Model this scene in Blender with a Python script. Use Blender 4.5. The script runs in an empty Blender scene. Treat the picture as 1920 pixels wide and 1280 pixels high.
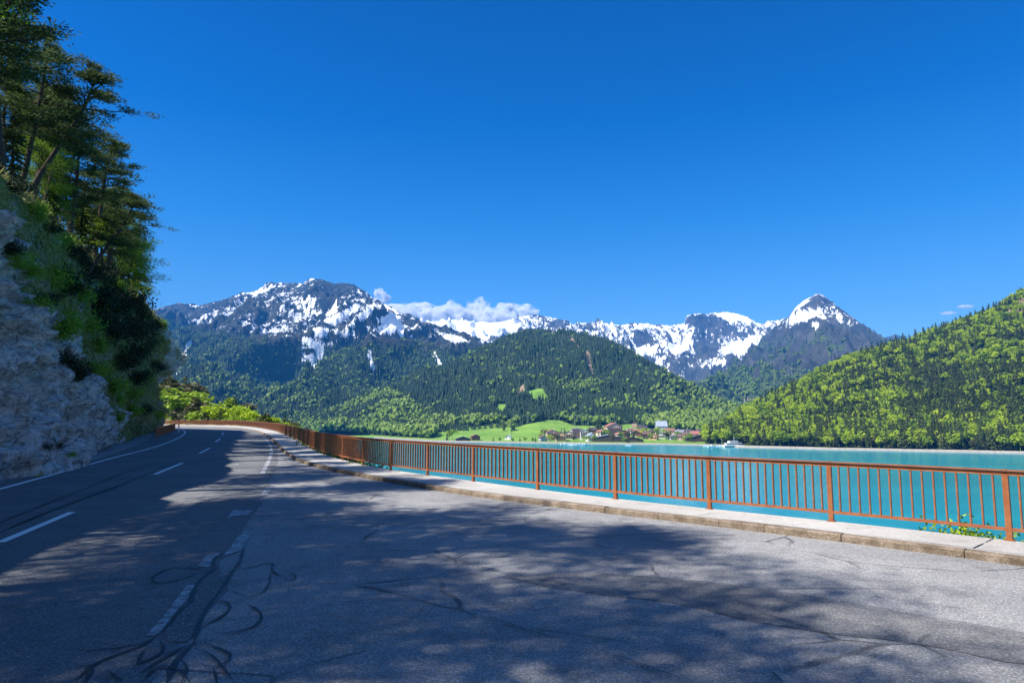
import bpy, math, random
import numpy as np
from mathutils import Vector
from mathutils.bvhtree import BVHTree

C = bpy.context.scene
COL = C.collection
R = math.radians

# ------------------------------------------------------------------ camera
PITCH = R(6.29); F = 1280.0; CZ = 1.87
cam_d = bpy.data.cameras.new('camera'); cam = bpy.data.objects.new('camera', cam_d); COL.objects.link(cam)
cam.location = (0, 0, CZ); cam.rotation_euler = (R(90) + PITCH, 0, 0)
cam_d.lens = 24; cam_d.sensor_width = 36; cam_d.sensor_fit = 'HORIZONTAL'
cam_d.clip_start = 0.1; cam_d.clip_end = 60000
C.camera = cam

# ------------------------------------------------------------------ light
SUN_EL = R(52); SUN_AZ = math.atan2(-0.89, -0.456)       # azimuth as atan2(x, y)
S3 = Vector((math.cos(SUN_EL) * math.sin(SUN_AZ), math.cos(SUN_EL) * math.cos(SUN_AZ), math.sin(SUN_EL)))
sun_d = bpy.data.lights.new('sun', 'SUN'); sun = bpy.data.objects.new('sun', sun_d); COL.objects.link(sun)
sun_d.energy = 5.0; sun_d.angle = R(0.5); sun_d.color = (1.0, 0.95, 0.87)
sun.rotation_euler = S3.to_track_quat('Z', 'Y').to_euler()
W = bpy.data.worlds.new('World'); C.world = W; W.use_nodes = True
wn = W.node_tree.nodes; wl = W.node_tree.links
bg = wn['Background']
sky = wn.new('ShaderNodeTexSky'); sky.sky_type = 'NISHITA'; sky.sun_disc = False
sky.sun_elevation = SUN_EL; sky.sun_rotation = SUN_AZ
sky.altitude = 900; sky.air_density = 1.0; sky.dust_density = 0.3; sky.ozone_density = 4.0
tint = wn.new('ShaderNodeMix'); tint.data_type = 'RGBA'; tint.blend_type = 'MULTIPLY'; tint.inputs[0].default_value = 1
# a very clear mountain sky: deep saturated blue overhead, paler towards the ridges
wtc = wn.new('ShaderNodeTexCoord'); wsep = wn.new('ShaderNodeSeparateXYZ'); wr = wn.new('ShaderNodeValToRGB')
wl.new(wtc.outputs['Generated'], wsep.inputs[0]); wl.new(wsep.outputs[2], wr.inputs[0]); 
# the half of the sky behind the photographer, where the sun stands, is brighter and whiter
wm = wn.new('ShaderNodeMapRange'); wm.interpolation_type = 'SMOOTHSTEP'; wm.inputs[1].default_value = .15; wm.inputs[2].default_value = -.6
wx = wn.new('ShaderNodeMix'); wx.data_type = 'RGBA'; wx.inputs[7].default_value = (.95, .98, 1.05, 1)
wl.new(wsep.outputs[1], wm.inputs[0]); wl.new(wm.outputs[0], wx.inputs[0]); wl.new(wr.outputs[0], wx.inputs[6]); wl.new(wx.outputs[2], tint.inputs[7])
for k_, (p_, c_) in enumerate(((0.0, (.62, .80, .76)), (.12, (.46, .72, .80)), (.27, (.12, .60, .95)), (.40, (.0, .45, .92)), (.54, (.0, .38, .84)), (.8, (.12, .52, .98)))):
    e_ = wr.color_ramp.elements[k_] if k_ < 2 else wr.color_ramp.elements.new(p_)
    e_.position = p_; e_.color = (*c_, 1)
wl.new(sky.outputs[0], tint.inputs[6]); wl.new(tint.outputs[2], bg.inputs[0])
bg.inputs[1].default_value = 0.085
C.view_settings.view_transform = 'Standard'; C.view_settings.look = 'None'
C.view_settings.exposure = 0.95; C.view_settings.gamma = 1
C.render.engine = 'CYCLES'
C.cycles.use_denoising = True
C.cycles.max_bounces = 6; C.cycles.diffuse_bounces = 3; C.cycles.glossy_bounces = 2
C.cycles.transmission_bounces = 3; C.cycles.transparent_max_bounces = 6; C.cycles.volume_bounces = 3
C.cycles.volume_max_steps = 256
C.cycles.sample_clamp_indirect = 6

# ------------------------------------------------------------------ projection helpers (1920 x 1280 photo pixels -> world)
cp, sp = math.cos(PITCH), math.sin(PITCH)
def ray(x, y):
    u = (np.asarray(x, float) - 960) / F; v = (640 - np.asarray(y, float)) / F
    return np.stack([u, cp - v * sp, sp + v * cp], -1)
def at(x, y, Y):
    D = ray(x, y); t = np.asarray(Y, float) / D[..., 1]
    P = D * t[..., None]; P[..., 2] += CZ
    return P
def gnd(x, y, z=0.0):
    D = ray(x, y); t = (z - CZ) / D[..., 2]
    P = D * t[..., None]; P[..., 2] = z
    return P
def proj(P):
    X, Y, Z = P[..., 0], P[..., 1], P[..., 2] - CZ
    w = Y * cp + Z * sp; v = -Y * sp + Z * cp
    w = np.where(w < 0.1, 0.1, w)
    return 960 + F * X / w, 640 - F * v / w

# ------------------------------------------------------------------ noise
_rs = np.random.RandomState(7)
_perm = np.concatenate([_rs.permutation(256)] * 3)
_grad = _rs.normal(size=(256, 3)); _grad /= np.linalg.norm(_grad, axis=1)[:, None]
def noise(P):
    P = np.asarray(P, float); I = np.floor(P).astype(int); f = P - I; I &= 255
    w = f * f * f * (f * (f * 6 - 15) + 10)
    out = 0
    for dx in (0, 1):
        for dy in (0, 1):
            for dz in (0, 1):
                h = _perm[_perm[_perm[(I[..., 0] + dx) & 255] + ((I[..., 1] + dy) & 255)] + ((I[..., 2] + dz) & 255)]
                g = _grad[h]
                d = g[..., 0] * (f[..., 0] - dx) + g[..., 1] * (f[..., 1] - dy) + g[..., 2] * (f[..., 2] - dz)
                out = out + d * np.abs(1 - dx - w[..., 0]) * np.abs(1 - dy - w[..., 1]) * np.abs(1 - dz - w[..., 2])
    return out * 1.6
def fbm(P, o=4, l=2.03, g=0.5):
    s, a = 0, 1.0; P = np.array(P, float)
    for k in range(o):
        s = s + a * noise(P + 17.3 * k); P = P * l; a *= g
    return s
def ridged(P, o=4, l=2.07, g=0.5):
    s, a, n = 0, 1.0, 0; P = np.array(P, float)
    for k in range(o):
        s = s + a * (1 - 2 * np.abs(noise(P + 31.7 * k))); P = P * l; n += a; a *= g
    return (s / n - .42) * 2.2                            # about -1 .. 1, centred
def sstep(a, b, x):
    t = np.clip((x - a) / (b - a), 0, 1); return t * t * (3 - 2 * t)

# ------------------------------------------------------------------ mesh helpers
def mesh_np(name, V, Fs, attrs=None, mats=None, mat_idx=None, smooth=False):
    V = np.asarray(V, np.float32)
    if not isinstance(Fs, list): Fs = [Fs]
    Fs = [np.asarray(f, np.int32) for f in Fs if len(f)]
    me = bpy.data.meshes.new(name)
    me.vertices.add(len(V)); me.vertices.foreach_set('co', V.ravel())
    loops = np.concatenate([f.ravel() for f in Fs]); tot = np.concatenate([np.full(len(f), f.shape[1], np.int32) for f in Fs])
    start = np.concatenate([[0], np.cumsum(tot)[:-1]]).astype(np.int32)
    me.loops.add(len(loops)); me.loops.foreach_set('vertex_index', loops.astype(np.int32))
    me.polygons.add(len(tot)); me.polygons.foreach_set('loop_start', start)
    if mat_idx is not None: me.polygons.foreach_set('material_index', np.asarray(mat_idx, np.int32))
    me.polygons.foreach_set('use_smooth', np.full(len(tot), bool(smooth)))
    me.update(calc_edges=True)
    for k, a in (attrs or {}).items():
        at_ = me.attributes.new(k, 'FLOAT', 'POINT'); at_.data.foreach_set('value', np.asarray(a, np.float32).ravel())
    for m in (mats or []): me.materials.append(m)
    return me
def link(name, me, parent=None):
    o = bpy.data.objects.new(name, me); COL.objects.link(o)
    if parent is not None: o.parent = parent
    return o
def empty(name, loc=(0, 0, 0), rz=0.0):
    o = bpy.data.objects.new(name, None); COL.objects.link(o); o.location = loc; o.rotation_euler = (0, 0, rz)
    o.empty_display_size = 0.2
    return o
def tag(o, label=None, cat=None, group=None, kind=None):
    if label: o['label'] = label
    if cat: o['category'] = cat
    if group: o['group'] = group
    if kind: o['kind'] = kind
    return o
class MB:
    """collects pieces of ONE mesh"""
    def __init__(s): s.V = []; s.Q = []; s.T = []; s.n = 0; s.A = []
    def add(s, V, Q=None, T=None, a=0.0):
        V = np.asarray(V, float).reshape(-1, 3)
        if Q is not None and len(Q): s.Q.append(np.asarray(Q, int) + s.n)
        if T is not None and len(T): s.T.append(np.asarray(T, int) + s.n)
        s.V.append(V); s.n += len(V)
        s.A.append(np.broadcast_to(np.asarray(a, float), (len(V),)))
    def box(s, c, size, ax=None, a=0.0):
        """box centred at c, ax: 3 axis rows"""
        ax = np.eye(3) if ax is None else np.asarray(ax, float)
        h = np.asarray(size, float) / 2
        sg = np.array([[x, y, z] for z in (-1, 1) for y in (-1, 1) for x in (-1, 1)], float)
        V = np.asarray(c, float) + (sg * h) @ ax
        s.add(V, Q=[[0, 2, 3, 1], [4, 5, 7, 6], [0, 1, 5, 4], [2, 6, 7, 3], [0, 4, 6, 2], [1, 3, 7, 5]], a=a)
    def tube(s, P, rad, n=6, a=0.0):
        P = np.asarray(P, float); m = len(P); rad = np.broadcast_to(np.asarray(rad, float), (m,))
        T = np.gradient(P, axis=0); T /= np.linalg.norm(T, axis=1)[:, None] + 1e-9
        ref = np.array([0.31, 0.17, 0.93]) if abs(T[0][2]) < 0.8 else np.array([1.0, 0.1, 0.05])
        U = np.cross(T, ref); U /= np.linalg.norm(U, axis=1)[:, None] + 1e-9
        Wv = np.cross(T, U)
        th = np.arange(n) * 2 * np.pi / n
        V = P[:, None] + rad[:, None, None] * (np.cos(th)[None, :, None] * U[:, None] + np.sin(th)[None, :, None] * Wv[:, None])
        i, j = np.meshgrid(np.arange(m - 1), np.arange(n), indexing='ij')
        Q = np.stack([i * n + j, i * n + (j + 1) % n, (i + 1) * n + (j + 1) % n, (i + 1) * n + j], -1).reshape(-1, 4)
        V = np.concatenate([V.reshape(-1, 3), P[-1:]]); e = len(V) - 1
        T_ = [[(m - 1) * n + k, (m - 1) * n + (k + 1) % n, e] for k in range(n)]
        s.add(V, Q=Q, T=T_, a=a)
    def cards(s, Cn, length, width, Dm, rs, a=None, bend=0.0):
        """small quad leaves at Cn, long axis Dm (unit-ish), random roll"""
        N = len(Cn); Dm = Dm / (np.linalg.norm(Dm, axis=1)[:, None] + 1e-9)
        r = rs.normal(size=(N, 3)); S = np.cross(Dm, r); S /= np.linalg.norm(S, axis=1)[:, None] + 1e-9
        L = np.broadcast_to(np.asarray(length, float), (N,))[:, None]; w = np.broadcast_to(np.asarray(width, float), (N,))[:, None]
        V = np.stack([Cn - Dm * L / 2, Cn - S * w / 2, Cn + Dm * L / 2, Cn + S * w / 2], 1).reshape(-1, 3)
        Q = np.arange(4 * N).reshape(N, 4)
        a = rs.rand(N) if a is None else np.broadcast_to(a, (N,))
        s.add(V, Q=Q, a=np.repeat(a, 4))
    def arrays(s):
        return np.concatenate(s.V), [np.concatenate(s.Q) if s.Q else np.zeros((0, 4), int), np.concatenate(s.T) if s.T else np.zeros((0, 3), int)], np.concatenate(s.A)
    def mesh(s, name, mat, smooth=False, attr=None):
        V, Fs, A = s.arrays()
        return mesh_np(name, V, Fs, {attr: A} if attr else None, [mat], None, smooth)
    def build(s, name, mat, parent=None, smooth=False, attr=None):
        return link(name, s.mesh(name, mat, smooth, attr), parent)

def spline(P, step=0.5, it=2):
    """resample a polyline evenly and round its corners"""
    P = np.asarray(P, float)
    for k in range(it):
        A = P[:-1] * .75 + P[1:] * .25; B = P[:-1] * .25 + P[1:] * .75
        P = np.concatenate([P[:1], np.stack([A, B], 1).reshape(-1, P.shape[1]), P[-1:]])
    d = np.concatenate([[0], np.cumsum(np.linalg.norm(np.diff(P, axis=0), axis=1))])
    n = max(2, int(d[-1] / step) + 1); q = np.linspace(0, d[-1], n)
    return np.stack([np.interp(q, d, P[:, k]) for k in range(P.shape[1])], 1)
def frames2d(P):
    T = np.gradient(P[:, :2], axis=0); T /= np.linalg.norm(T, axis=1)[:, None] + 1e-9
    return T, np.stack([-T[:, 1], T[:, 0]], 1)
def strip_mesh(rows):
    """rows: (m, n, 3) grid -> V, Q"""
    m, n = rows.shape[:2]
    i, j = np.meshgrid(np.arange(m - 1), np.arange(n - 1), indexing='ij')
    Q = np.stack([i * n + j, i * n + j + 1, (i + 1) * n + j + 1, (i + 1) * n + j], -1).reshape(-1, 4)
    return rows.reshape(-1, 3), Q

# ------------------------------------------------------------------ materials
class NT:
    def __init__(s, name):
        s.m = bpy.data.materials.new(name); s.m.use_nodes = True; s.t = s.m.node_tree; s.n = s.t.nodes; s.l = s.t.links
        s.b = s.n['Principled BSDF']; s.out = s.n['Material Output']
        s.tc = s.n.new('ShaderNodeTexCoord')
    def new(s, t): return s.n.new(t)
    def put(s, a, b):
        if isinstance(a, (int, float)): b.default_value = a
        elif isinstance(a, tuple): b.default_value = a if len(a) == 4 or len(b.default_value) == 3 else (*a, 1)
        else: s.l.new(a, b)
    def co(s, scale=(1, 1, 1), rot=(0, 0, 0), src='Object'):
        mp = s.new('ShaderNodeMapping'); mp.inputs['Scale'].default_value = scale; mp.inputs['Rotation'].default_value = rot
        s.l.new(s.tc.outputs[src], mp.inputs[0]); return mp.outputs[0]
    def noise(s, scale, detail=4, rough=0.55, co=None, dist=0.0):
        t = s.new('ShaderNodeTexNoise'); t.inputs['Scale'].default_value = scale; t.inputs['Detail'].default_value = detail
        t.inputs['Roughness'].default_value = rough; t.inputs['Distortion'].default_value = dist
        s.l.new(co if co is not None else s.tc.outputs['Object'], t.inputs['Vector']); return t.outputs[0]
    def voro(s, scale, co=None, feature='F1', out='Distance', rnd=1.0):
        t = s.new('ShaderNodeTexVoronoi'); t.feature = feature; t.inputs['Scale'].default_value = scale
        t.inputs['Randomness'].default_value = rnd
        s.l.new(co if co is not None else s.tc.outputs['Object'], t.inputs['Vector']); return t.outputs[out]
    def attr(s, name):
        t = s.new('ShaderNodeAttribute'); t.attribute_name = name; return t.outputs['Fac']
    def rand(s): return s.new('ShaderNodeObjectInfo').outputs['Random']
    def ramp(s, fac, stops, interp='LINEAR'):
        t = s.new('ShaderNodeValToRGB'); e = t.color_ramp.elements; t.color_ramp.interpolation = interp
        while len(e) < len(stops): e.new(0.5)
        for el, (p, c) in zip(e, stops):
            el.position = p; el.color = (*c, 1) if isinstance(c, tuple) else (c, c, c, 1)
        s.put(fac, t.inputs[0]); return t.outputs[0]
    def mix(s, f, a, b, mode='MIX'):
        t = s.new('ShaderNodeMix'); t.data_type = 'RGBA'; t.blend_type = mode
        s.put(f, t.inputs[0]); s.put(a, t.inputs[6]); s.put(b, t.inputs[7]); return t.outputs[2]
    def math(s, op, a, b=0.0, c=None):
        t = s.new('ShaderNodeMath'); t.operation = op; s.put(a, t.inputs[0]); s.put(b, t.inputs[1])
        if c is not None: s.put(c, t.inputs[2])
        return t.outputs[0]
    def step(s, x, a, b):
        t = s.new('ShaderNodeMapRange'); t.interpolation_type = 'SMOOTHSTEP'
        s.put(x, t.inputs[0]); t.inputs[1].default_value = a; t.inputs[2].default_value = b; return t.outputs[0]
    def bump(s, h, strength=0.5, dist=0.02):
        t = s.new('ShaderNodeBump'); t.inputs['Strength'].default_value = strength; t.inputs['Distance'].default_value = dist
        s.put(h, t.inputs['Height']); s.l.new(t.outputs[0], s.b.inputs['Normal']); return t.outputs[0]
    def done(s, color, rough=0.8, spec=0.3, metal=0.0):
        s.put(color, s.b.inputs['Base Color']); s.put(rough, s.b.inputs['Roughness'])
        s.b.inputs['Specular IOR Level'].default_value = spec; s.b.inputs['Metallic'].default_value = metal
        return s.m
def plain(name, c, rough=0.7, var=0.15, scale=3.0, spec=0.3, metal=0.0):
    t = NT(name); n = t.noise(scale, 4)
    return t.done(t.mix(t.ramp(n, [(0.3, 0.0), (0.7, 1.0)]), tuple(x * (1 - var) for x in c), tuple(min(1, x * (1 + var)) for x in c)), rough, spec, metal)
def foliage(name, dark, light, trans=0.35, noise_scale=0.0, rough=0.6):
    """leaf material: tint attribute per leaf or tree, a little different from tree to tree"""
    t = NT(name); f = t.math('MULTIPLY_ADD', t.rand(), 0.35, t.math('MULTIPLY', t.attr('tint'), 0.65))
    col = t.mix(f, dark, light)
    t.done(col, rough, 0.25)
    tr = t.new('ShaderNodeBsdfTranslucent'); t.put(t.mix(0.5, col, light), tr.inputs[0])
    ms = t.new('ShaderNodeMixShader'); ms.inputs[0].default_value = trans
    t.l.new(t.b.outputs[0], ms.inputs[1]); t.l.new(tr.outputs[0], ms.inputs[2]); t.l.new(ms.outputs[0], t.out.inputs[0])
    return t.m

def asphalt(name, c0, c1, grain=1.0, cracks=0.0):
    t = NT(name); o = t.tc.outputs['Object']
    big = t.noise(0.35, 5, 0.6); mid = t.noise(2.2, 4, 0.6, dist=0.6)
    base = t.mix(t.ramp(big, [(0.35, 0.0), (0.65, 1.0)]), c0, c1)
    base = t.mix(t.math('MULTIPLY', t.step(mid, 0.52, 0.72), 0.45), base, tuple(x * 0.5 for x in c0))
    g = t.noise(45, 3, 0.75); sp_ = t.voro(60)
    vc = t.new('ShaderNodeTexVoronoi'); vc.inputs['Scale'].default_value = 75; t.l.new(o, vc.inputs['Vector'])
    sx = t.new('ShaderNodeSeparateColor'); t.l.new(vc.outputs['Color'], sx.inputs[0])
    base = t.mix(grain * .9, base, t.ramp(sx.outputs[0], [(0.0, .25), (.55, .42), (.85, .62), (1.0, 1.0)]), 'OVERLAY')
    base = t.mix(t.math('MULTIPLY', t.step(g, 0.50, 0.70), 0.5 * grain), base, tuple(min(1, x * 1.9) for x in c1))
    base = t.mix(t.math('MULTIPLY', t.step(sp_, 0.25, 0.02), 0.6 * grain), base, tuple(x * 0.25 for x in c0))
    h = t.math('ADD', g, t.math('MULTIPLY', sp_, 0.5))
    if cracks:
        cc = t.new('ShaderNodeMix'); cc.data_type = 'VECTOR'; cc.inputs[0].default_value = 0.16
        nz = t.new('ShaderNodeTexNoise'); nz.inputs['Scale'].default_value = 1.6; nz.inputs['Detail'].default_value = 4
        t.l.new(o, nz.inputs['Vector']); t.l.new(o, cc.inputs[4]); t.l.new(nz.outputs['Color'], cc.inputs[5])
        e = t.voro(0.55, cc.outputs[1], 'DISTANCE_TO_EDGE')
        msk = t.math('MULTIPLY', t.step(e, 0.012, 0.004), t.step(t.noise(0.5, 2), 0.47, 0.6))
        base = t.mix(t.math('MULTIPLY', msk, cracks), base, (0.018, 0.018, 0.02))
    t.bump(h, 0.55, 0.012)
    return t.done(base, 0.85, 0.25)

M_road = asphalt('asphalt', (0.19, 0.19, 0.192), (0.30, 0.296, 0.29), .8, 0.6)
M_lane = asphalt('lane_asphalt', (0.125, 0.127, 0.132), (0.175, 0.177, 0.18), .8)
M_dark = asphalt('dark_asphalt', (0.115, 0.115, 0.12), (0.175, 0.175, 0.178), 1.0)
M_tar = plain('tar', (0.022, 0.022, 0.024), 0.55, 0.4, 9.0)
M_side = asphalt('sidewalk_concrete', (0.36, 0.345, 0.32), (0.46, 0.445, 0.42), 0.4)
def paint(name, c, wear):
    t = NT(name); n = t.noise(9, 5, 0.7); g = t.noise(80, 2, 0.7)
    f = t.step(t.math('ADD', n, t.math('MULTIPLY', g, 0.35)), wear, wear + 0.16)
    t.bump(g, 0.3, 0.01)
    return t.done(t.mix(f, (0.17, 0.17, 0.175), c), 0.7, 0.3)
M_paint = paint('white_paint', (0.80, 0.80, 0.78), 0.36)
M_worn = paint('worn_paint', (0.40, 0.41, 0.42), 0.60)
t = NT('kerb_stone'); n1 = t.noise(4, 5, 0.65); n2 = t.noise(40, 3, 0.6)
t.bump(t.math('ADD', n1, n2), 0.8, 0.03)
M_kerb = t.done(t.mix(t.ramp(n1, [(0.35, 0.0), (0.65, 1.0)]), (0.13, 0.095, 0.065), t.mix(t.step(n2, 0.4, 0.6), (0.23, 0.175, 0.125), (0.34, 0.28, 0.22))), 0.85)
t = NT('brown_railing_paint'); n1 = t.noise(6, 4, 0.6); n2 = t.noise(45, 3, 0.6)
M_rail = t.done(t.mix(t.step(n1, 0.35, 0.7), (0.25, 0.080, 0.030), t.mix(t.step(n2, 0.55, 0.72), (0.33, 0.125, 0.05), (0.15, 0.05, 0.022))), 0.5, 0.4)
t = NT('lake_water')
wv = t.noise(0.9, 5, 0.65, t.co((.5, 1.0, 1), (0, 0, R(15)))); wb = t.noise(0.012, 4, 0.6, t.co((.6, 2.5, 1), (0, 0, R(12))))
t.bump(wv, 0.6, 0.12)
M_water = t.done(t.mix(t.ramp(wb, [(0.35, 0.0), (0.68, 1.0)]), (0.0, 0.19, 0.25), (0.0, 0.25, 0.31)), 0.16, 0.2)

# cliff rock / grass
t = NT('cliff_rock'); o = t.co((1, 1, 1.25))
n1 = t.noise(0.35, 6, 0.62, o); n2 = t.noise(2.4, 6, 0.68, o, 0.8); n3 = t.noise(11, 4, 0.65, o); v1 = t.voro(1.1, o, 'DISTANCE_TO_EDGE'); 
wv_ = t.new('ShaderNodeTexNoise'); wv_.inputs['Scale'].default_value = 1.3; wv_.inputs['Detail'].default_value = 5; t.l.new(t.tc.outputs['Object'], wv_.inputs['Vector'])
wm_ = t.new('ShaderNodeMix'); wm_.data_type = 'VECTOR'; wm_.inputs[0].default_value = .55; t.l.new(t.co((1.3, 1.3, .42), (R(8), R(-6), 0)), wm_.inputs[4]); t.l.new(wv_.outputs['Color'], wm_.inputs[5])
vv = t.voro(1.6, wm_.outputs[1], 'DISTANCE_TO_EDGE')
rock = t.ramp(n2, [(0.30, (0.14, 0.125, 0.125)), (0.42, (0.40, 0.37, 0.36)), (0.54, (0.64, 0.59, 0.57)), (0.70, (0.82, 0.77, 0.74))])
rock = t.mix(t.math('MULTIPLY', t.step(n1, 0.57, 0.72), 0.3), rock, (0.36, 0.28, 0.22))
rock = t.mix(t.math('MULTIPLY', t.step(t.math('ADD', vv, t.math('MULTIPLY', t.math('SUBTRACT', n3, .5), .12)), 0.045, 0.0), t.math('MULTIPLY', t.step(t.noise(.8, 3), .46, .62), .6)), rock, (0.05, 0.046, 0.048))
rock = t.mix(t.math('MULTIPLY', t.step(n3, 0.55, 0.7), 0.4), rock, (0.06, 0.055, 0.055))
soil = t.ramp(t.noise(3.2, 5, 0.7, dist=0.6), [(0.3, (0.06, 0.075, 0.022)), (0.45, (0.15, 0.17, 0.045)), (0.56, (0.33, 0.28, 0.13)), (0.62, (0.40, 0.36, 0.30)), (0.75, (0.20, 0.28, 0.05))])
gm = t.step(t.math('ADD', t.attr('grass'), t.math('MULTIPLY', t.math('SUBTRACT', n2, 0.5), 1.1)), 0.42, 0.58)
t.bump(t.math('ADD', t.math('MULTIPLY', n2, 1.0), t.math('ADD', t.math('MULTIPLY', n3, 0.35), t.math('ADD', t.math('MULTIPLY', t.step(v1, 0.0, 0.08), 0.25), t.math('MULTIPLY', t.step(vv, 0.0, 0.10), 0.16)))), 0.9, 0.35)
M_cliff = t.done(t.mix(gm, rock, soil), 0.9, 0.2)

def mountain_mat(name, rockA, rockB, floorA, floorB, s_scale=1.0, meadow=False):
    t = NT(name); o = t.tc.outputs['Object']
    nb = t.noise(0.006 * s_scale, 6, 0.62); ns = t.noise(0.022 * s_scale, 6, 0.66, t.co((1, 1, 0.5)), 0.9); nf = t.noise(0.10 * s_scale, 4, 0.6)
    rock = t.mix(t.ramp(nb, [(0.35, 0.0), (0.65, 1.0)]), rockA, rockB)
    rock = t.mix(t.math('MULTIPLY', t.step(nf, 0.5, 0.7), 0.5), rock, tuple(x * 0.45 for x in rockA))
    fl = t.mix(t.ramp(ns, [(0.35, 0.0), (0.65, 1.0)]), floorA, floorB)
    col = t.mix(t.step(t.math('ADD', t.attr('forest'), t.math('MULTIPLY', t.math('SUBTRACT', ns, 0.5), 0.9)), 0.4, 0.6), rock, fl)
    if meadow:
        gr = t.mix(t.ramp(t.noise(0.02, 4, 0.6), [(0.35, 0.0), (0.7, 1.0)]), (0.12, 0.24, 0.035), (0.20, 0.33, 0.05))
        col = t.mix(t.step(t.attr('meadow'), 0.35, 0.65), col, gr)
    col = t.mix(t.step(t.attr('scar'), 0.35, 0.65), col, t.mix(nf, (0.20, 0.14, 0.09), (0.34, 0.26, 0.18)))
    nk = t.noise(0.040 * s_scale, 5, 0.65, t.co((1.0, .28, .45), (0, 0, R(25))), .5)
    sn = t.step(t.math('ADD', t.math('MULTIPLY', t.math('SUBTRACT', nk, 0.5), 2.1), t.math('ADD', t.attr('snow'), t.math('ADD', t.math('MULTIPLY', t.math('SUBTRACT', ns, 0.5), 1.2), t.math('MULTIPLY', t.math('SUBTRACT', nf, 0.5), 1.0)))), 0.47, 0.55)
    col = t.mix(sn, col, (0.86, 0.88, 0.9))
    t.bump(t.math('ADD', ns, t.math('MULTIPLY', nf, 0.3)), 0.7, 22 / s_scale)
    return t.done(col, 0.9, 0.15)
M_mtn = mountain_mat('mountain_rock', (0.013, 0.021, 0.022), (0.044, 0.049, 0.044), (0.012, 0.025, 0.012), (0.045, 0.075, 0.022))
M_mtn2 = mountain_mat('grey_mountain_rock', (0.024, 0.031, 0.035), (0.078, 0.081, 0.076), (0.03, 0.05, 0.02), (0.07, 0.10, 0.03))
M_hill = mountain_mat('hill_ground', (0.12, 0.11, 0.07), (0.2, 0.17, 0.12), (0.025, 0.042, 0.014), (0.05, 0.075, 0.02), 3.0, True)

M_conif = foliage('conifer_needles', (0.012, 0.030, 0.010), (0.045, 0.080, 0.022), 0.15)
M_conif2 = foliage('near_conifer_needles', (0.030, 0.052, 0.012), (0.115, 0.145, 0.032), 0.2)
M_leaf = foliage('spring_leaves', (0.09, 0.18, 0.014), (0.34, 0.45, 0.03), 0.35)
M_olive = foliage('budding_leaves', (0.045, 0.050, 0.020), (0.13, 0.12, 0.045), 0.25)
M_pine = foliage('pine_needles', (0.020, 0.042, 0.016), (0.105, 0.155, 0.040), 0.35)
M_nleaf = foliage('broad_leaves', (0.035, 0.09, 0.012), (0.20, 0.34, 0.03), 0.45)
M_dshrub = foliage('dark_shrub_leaves', (0.010, 0.022, 0.010), (0.035, 0.060, 0.020), 0.15)
M_larch = foliage('larch_needles', (0.030, 0.075, 0.030), (0.09, 0.17, 0.06), 0.35)
M_grass = foliage('grass_blades', (0.11, 0.17, 0.03), (0.42, 0.40, 0.14), 0.35)
M_lime = foliage('lime_leaves', (0.18, 0.31, 0.012), (0.48, 0.58, 0.03), 0.4)
M_bark = plain('bark', (0.060, 0.045, 0.038), 0.95, 0.5, 7.0)
M_white = plain('white_plastic', (0.75, 0.75, 0.73), 0.5, 0.06)
M_black = plain('black_plastic', (0.02, 0.02, 0.022), 0.5, 0.2)

# ------------------------------------------------------------------ road, kerb, sidewalk
kerb_px = [(1920, 1061), (1600, 1018), (1280, 979), (1043, 951), (875, 929), (760, 910), (700, 899), (640, 887), (600, 878), (565, 868), (545, 858), (528, 846),
           (517, 832), (507, 821), (490, 811), (468, 805.6), (440, 802)]
kp = gnd([p[0] for p in kerb_px], [p[1] for p in kerb_px])[:, :2]
kp = np.concatenate([[(16, -40), (15.5, -20), (14.2, -6), (11.8, 1.5), (9.2, 5.4)], kp, [(-62, 134), (-88, 158), (-120, 178), (-170, 200)]])
KERB = spline(kp, 0.4, 3)
rail_px = [(1895, 1011.5), (1572, 977.6), (1335, 954), (1150, 934.5), (1006, 917), (890, 902), (801, 890), (732, 880.8), (680, 871.4), (642, 862), (612.5, 853.8),
           (594, 847), (571, 835), (551, 822), (522, 809), (497, 803.4), (470, 799.6), (430, 797)]
SZ = 0.11
rp = gnd([p[0] for p in rail_px], [p[1] for p in rail_px], SZ)[:, :2]
rp = np.concatenate([[(16.6, -20), (15.3, -5.5), (12.8, 2.4), (9.6, 6.7)], rp, [(-83, 160), (-115, 182), (-170, 206)]])
RAILP = spline(rp, 0.25, 3)
LB = np.array([(-2, -45), (-5.6, -25), (-9.6, -3), (-12.6, 9), (-15.4, 20), (-19.4, 31), (-24.5, 43), (-31.6, 58.5), (-38.5, 72), (-45.5, 86), (-54, 100), (-66, 118), (-86, 138), (-112, 156), (-170, 178)], float)
LBs = spline(LB, 0.5, 2)
ys = np.concatenate([np.arange(-38, 60, 0.5), np.arange(60, 176, 1.0)])
def xof(path, y):
    o = np.argsort(path[:, 1]); return np.interp(y, path[o, 1], path[o, 0])
xl = xof(LBs, ys) - 0.6; xr = xof(KERB, ys) + 0.10
g = np.linspace(0, 1, 12)
rows = np.zeros((len(ys), 12, 3)); rows[..., 0] = xl[:, None] + (xr - xl)[:, None] * g; rows[..., 1] = ys[:, None]
V, Q = strip_mesh(rows)
road = tag(link('road', mesh_np('road', V, Q, None, [M_road], smooth=True)), kind='structure')

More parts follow.
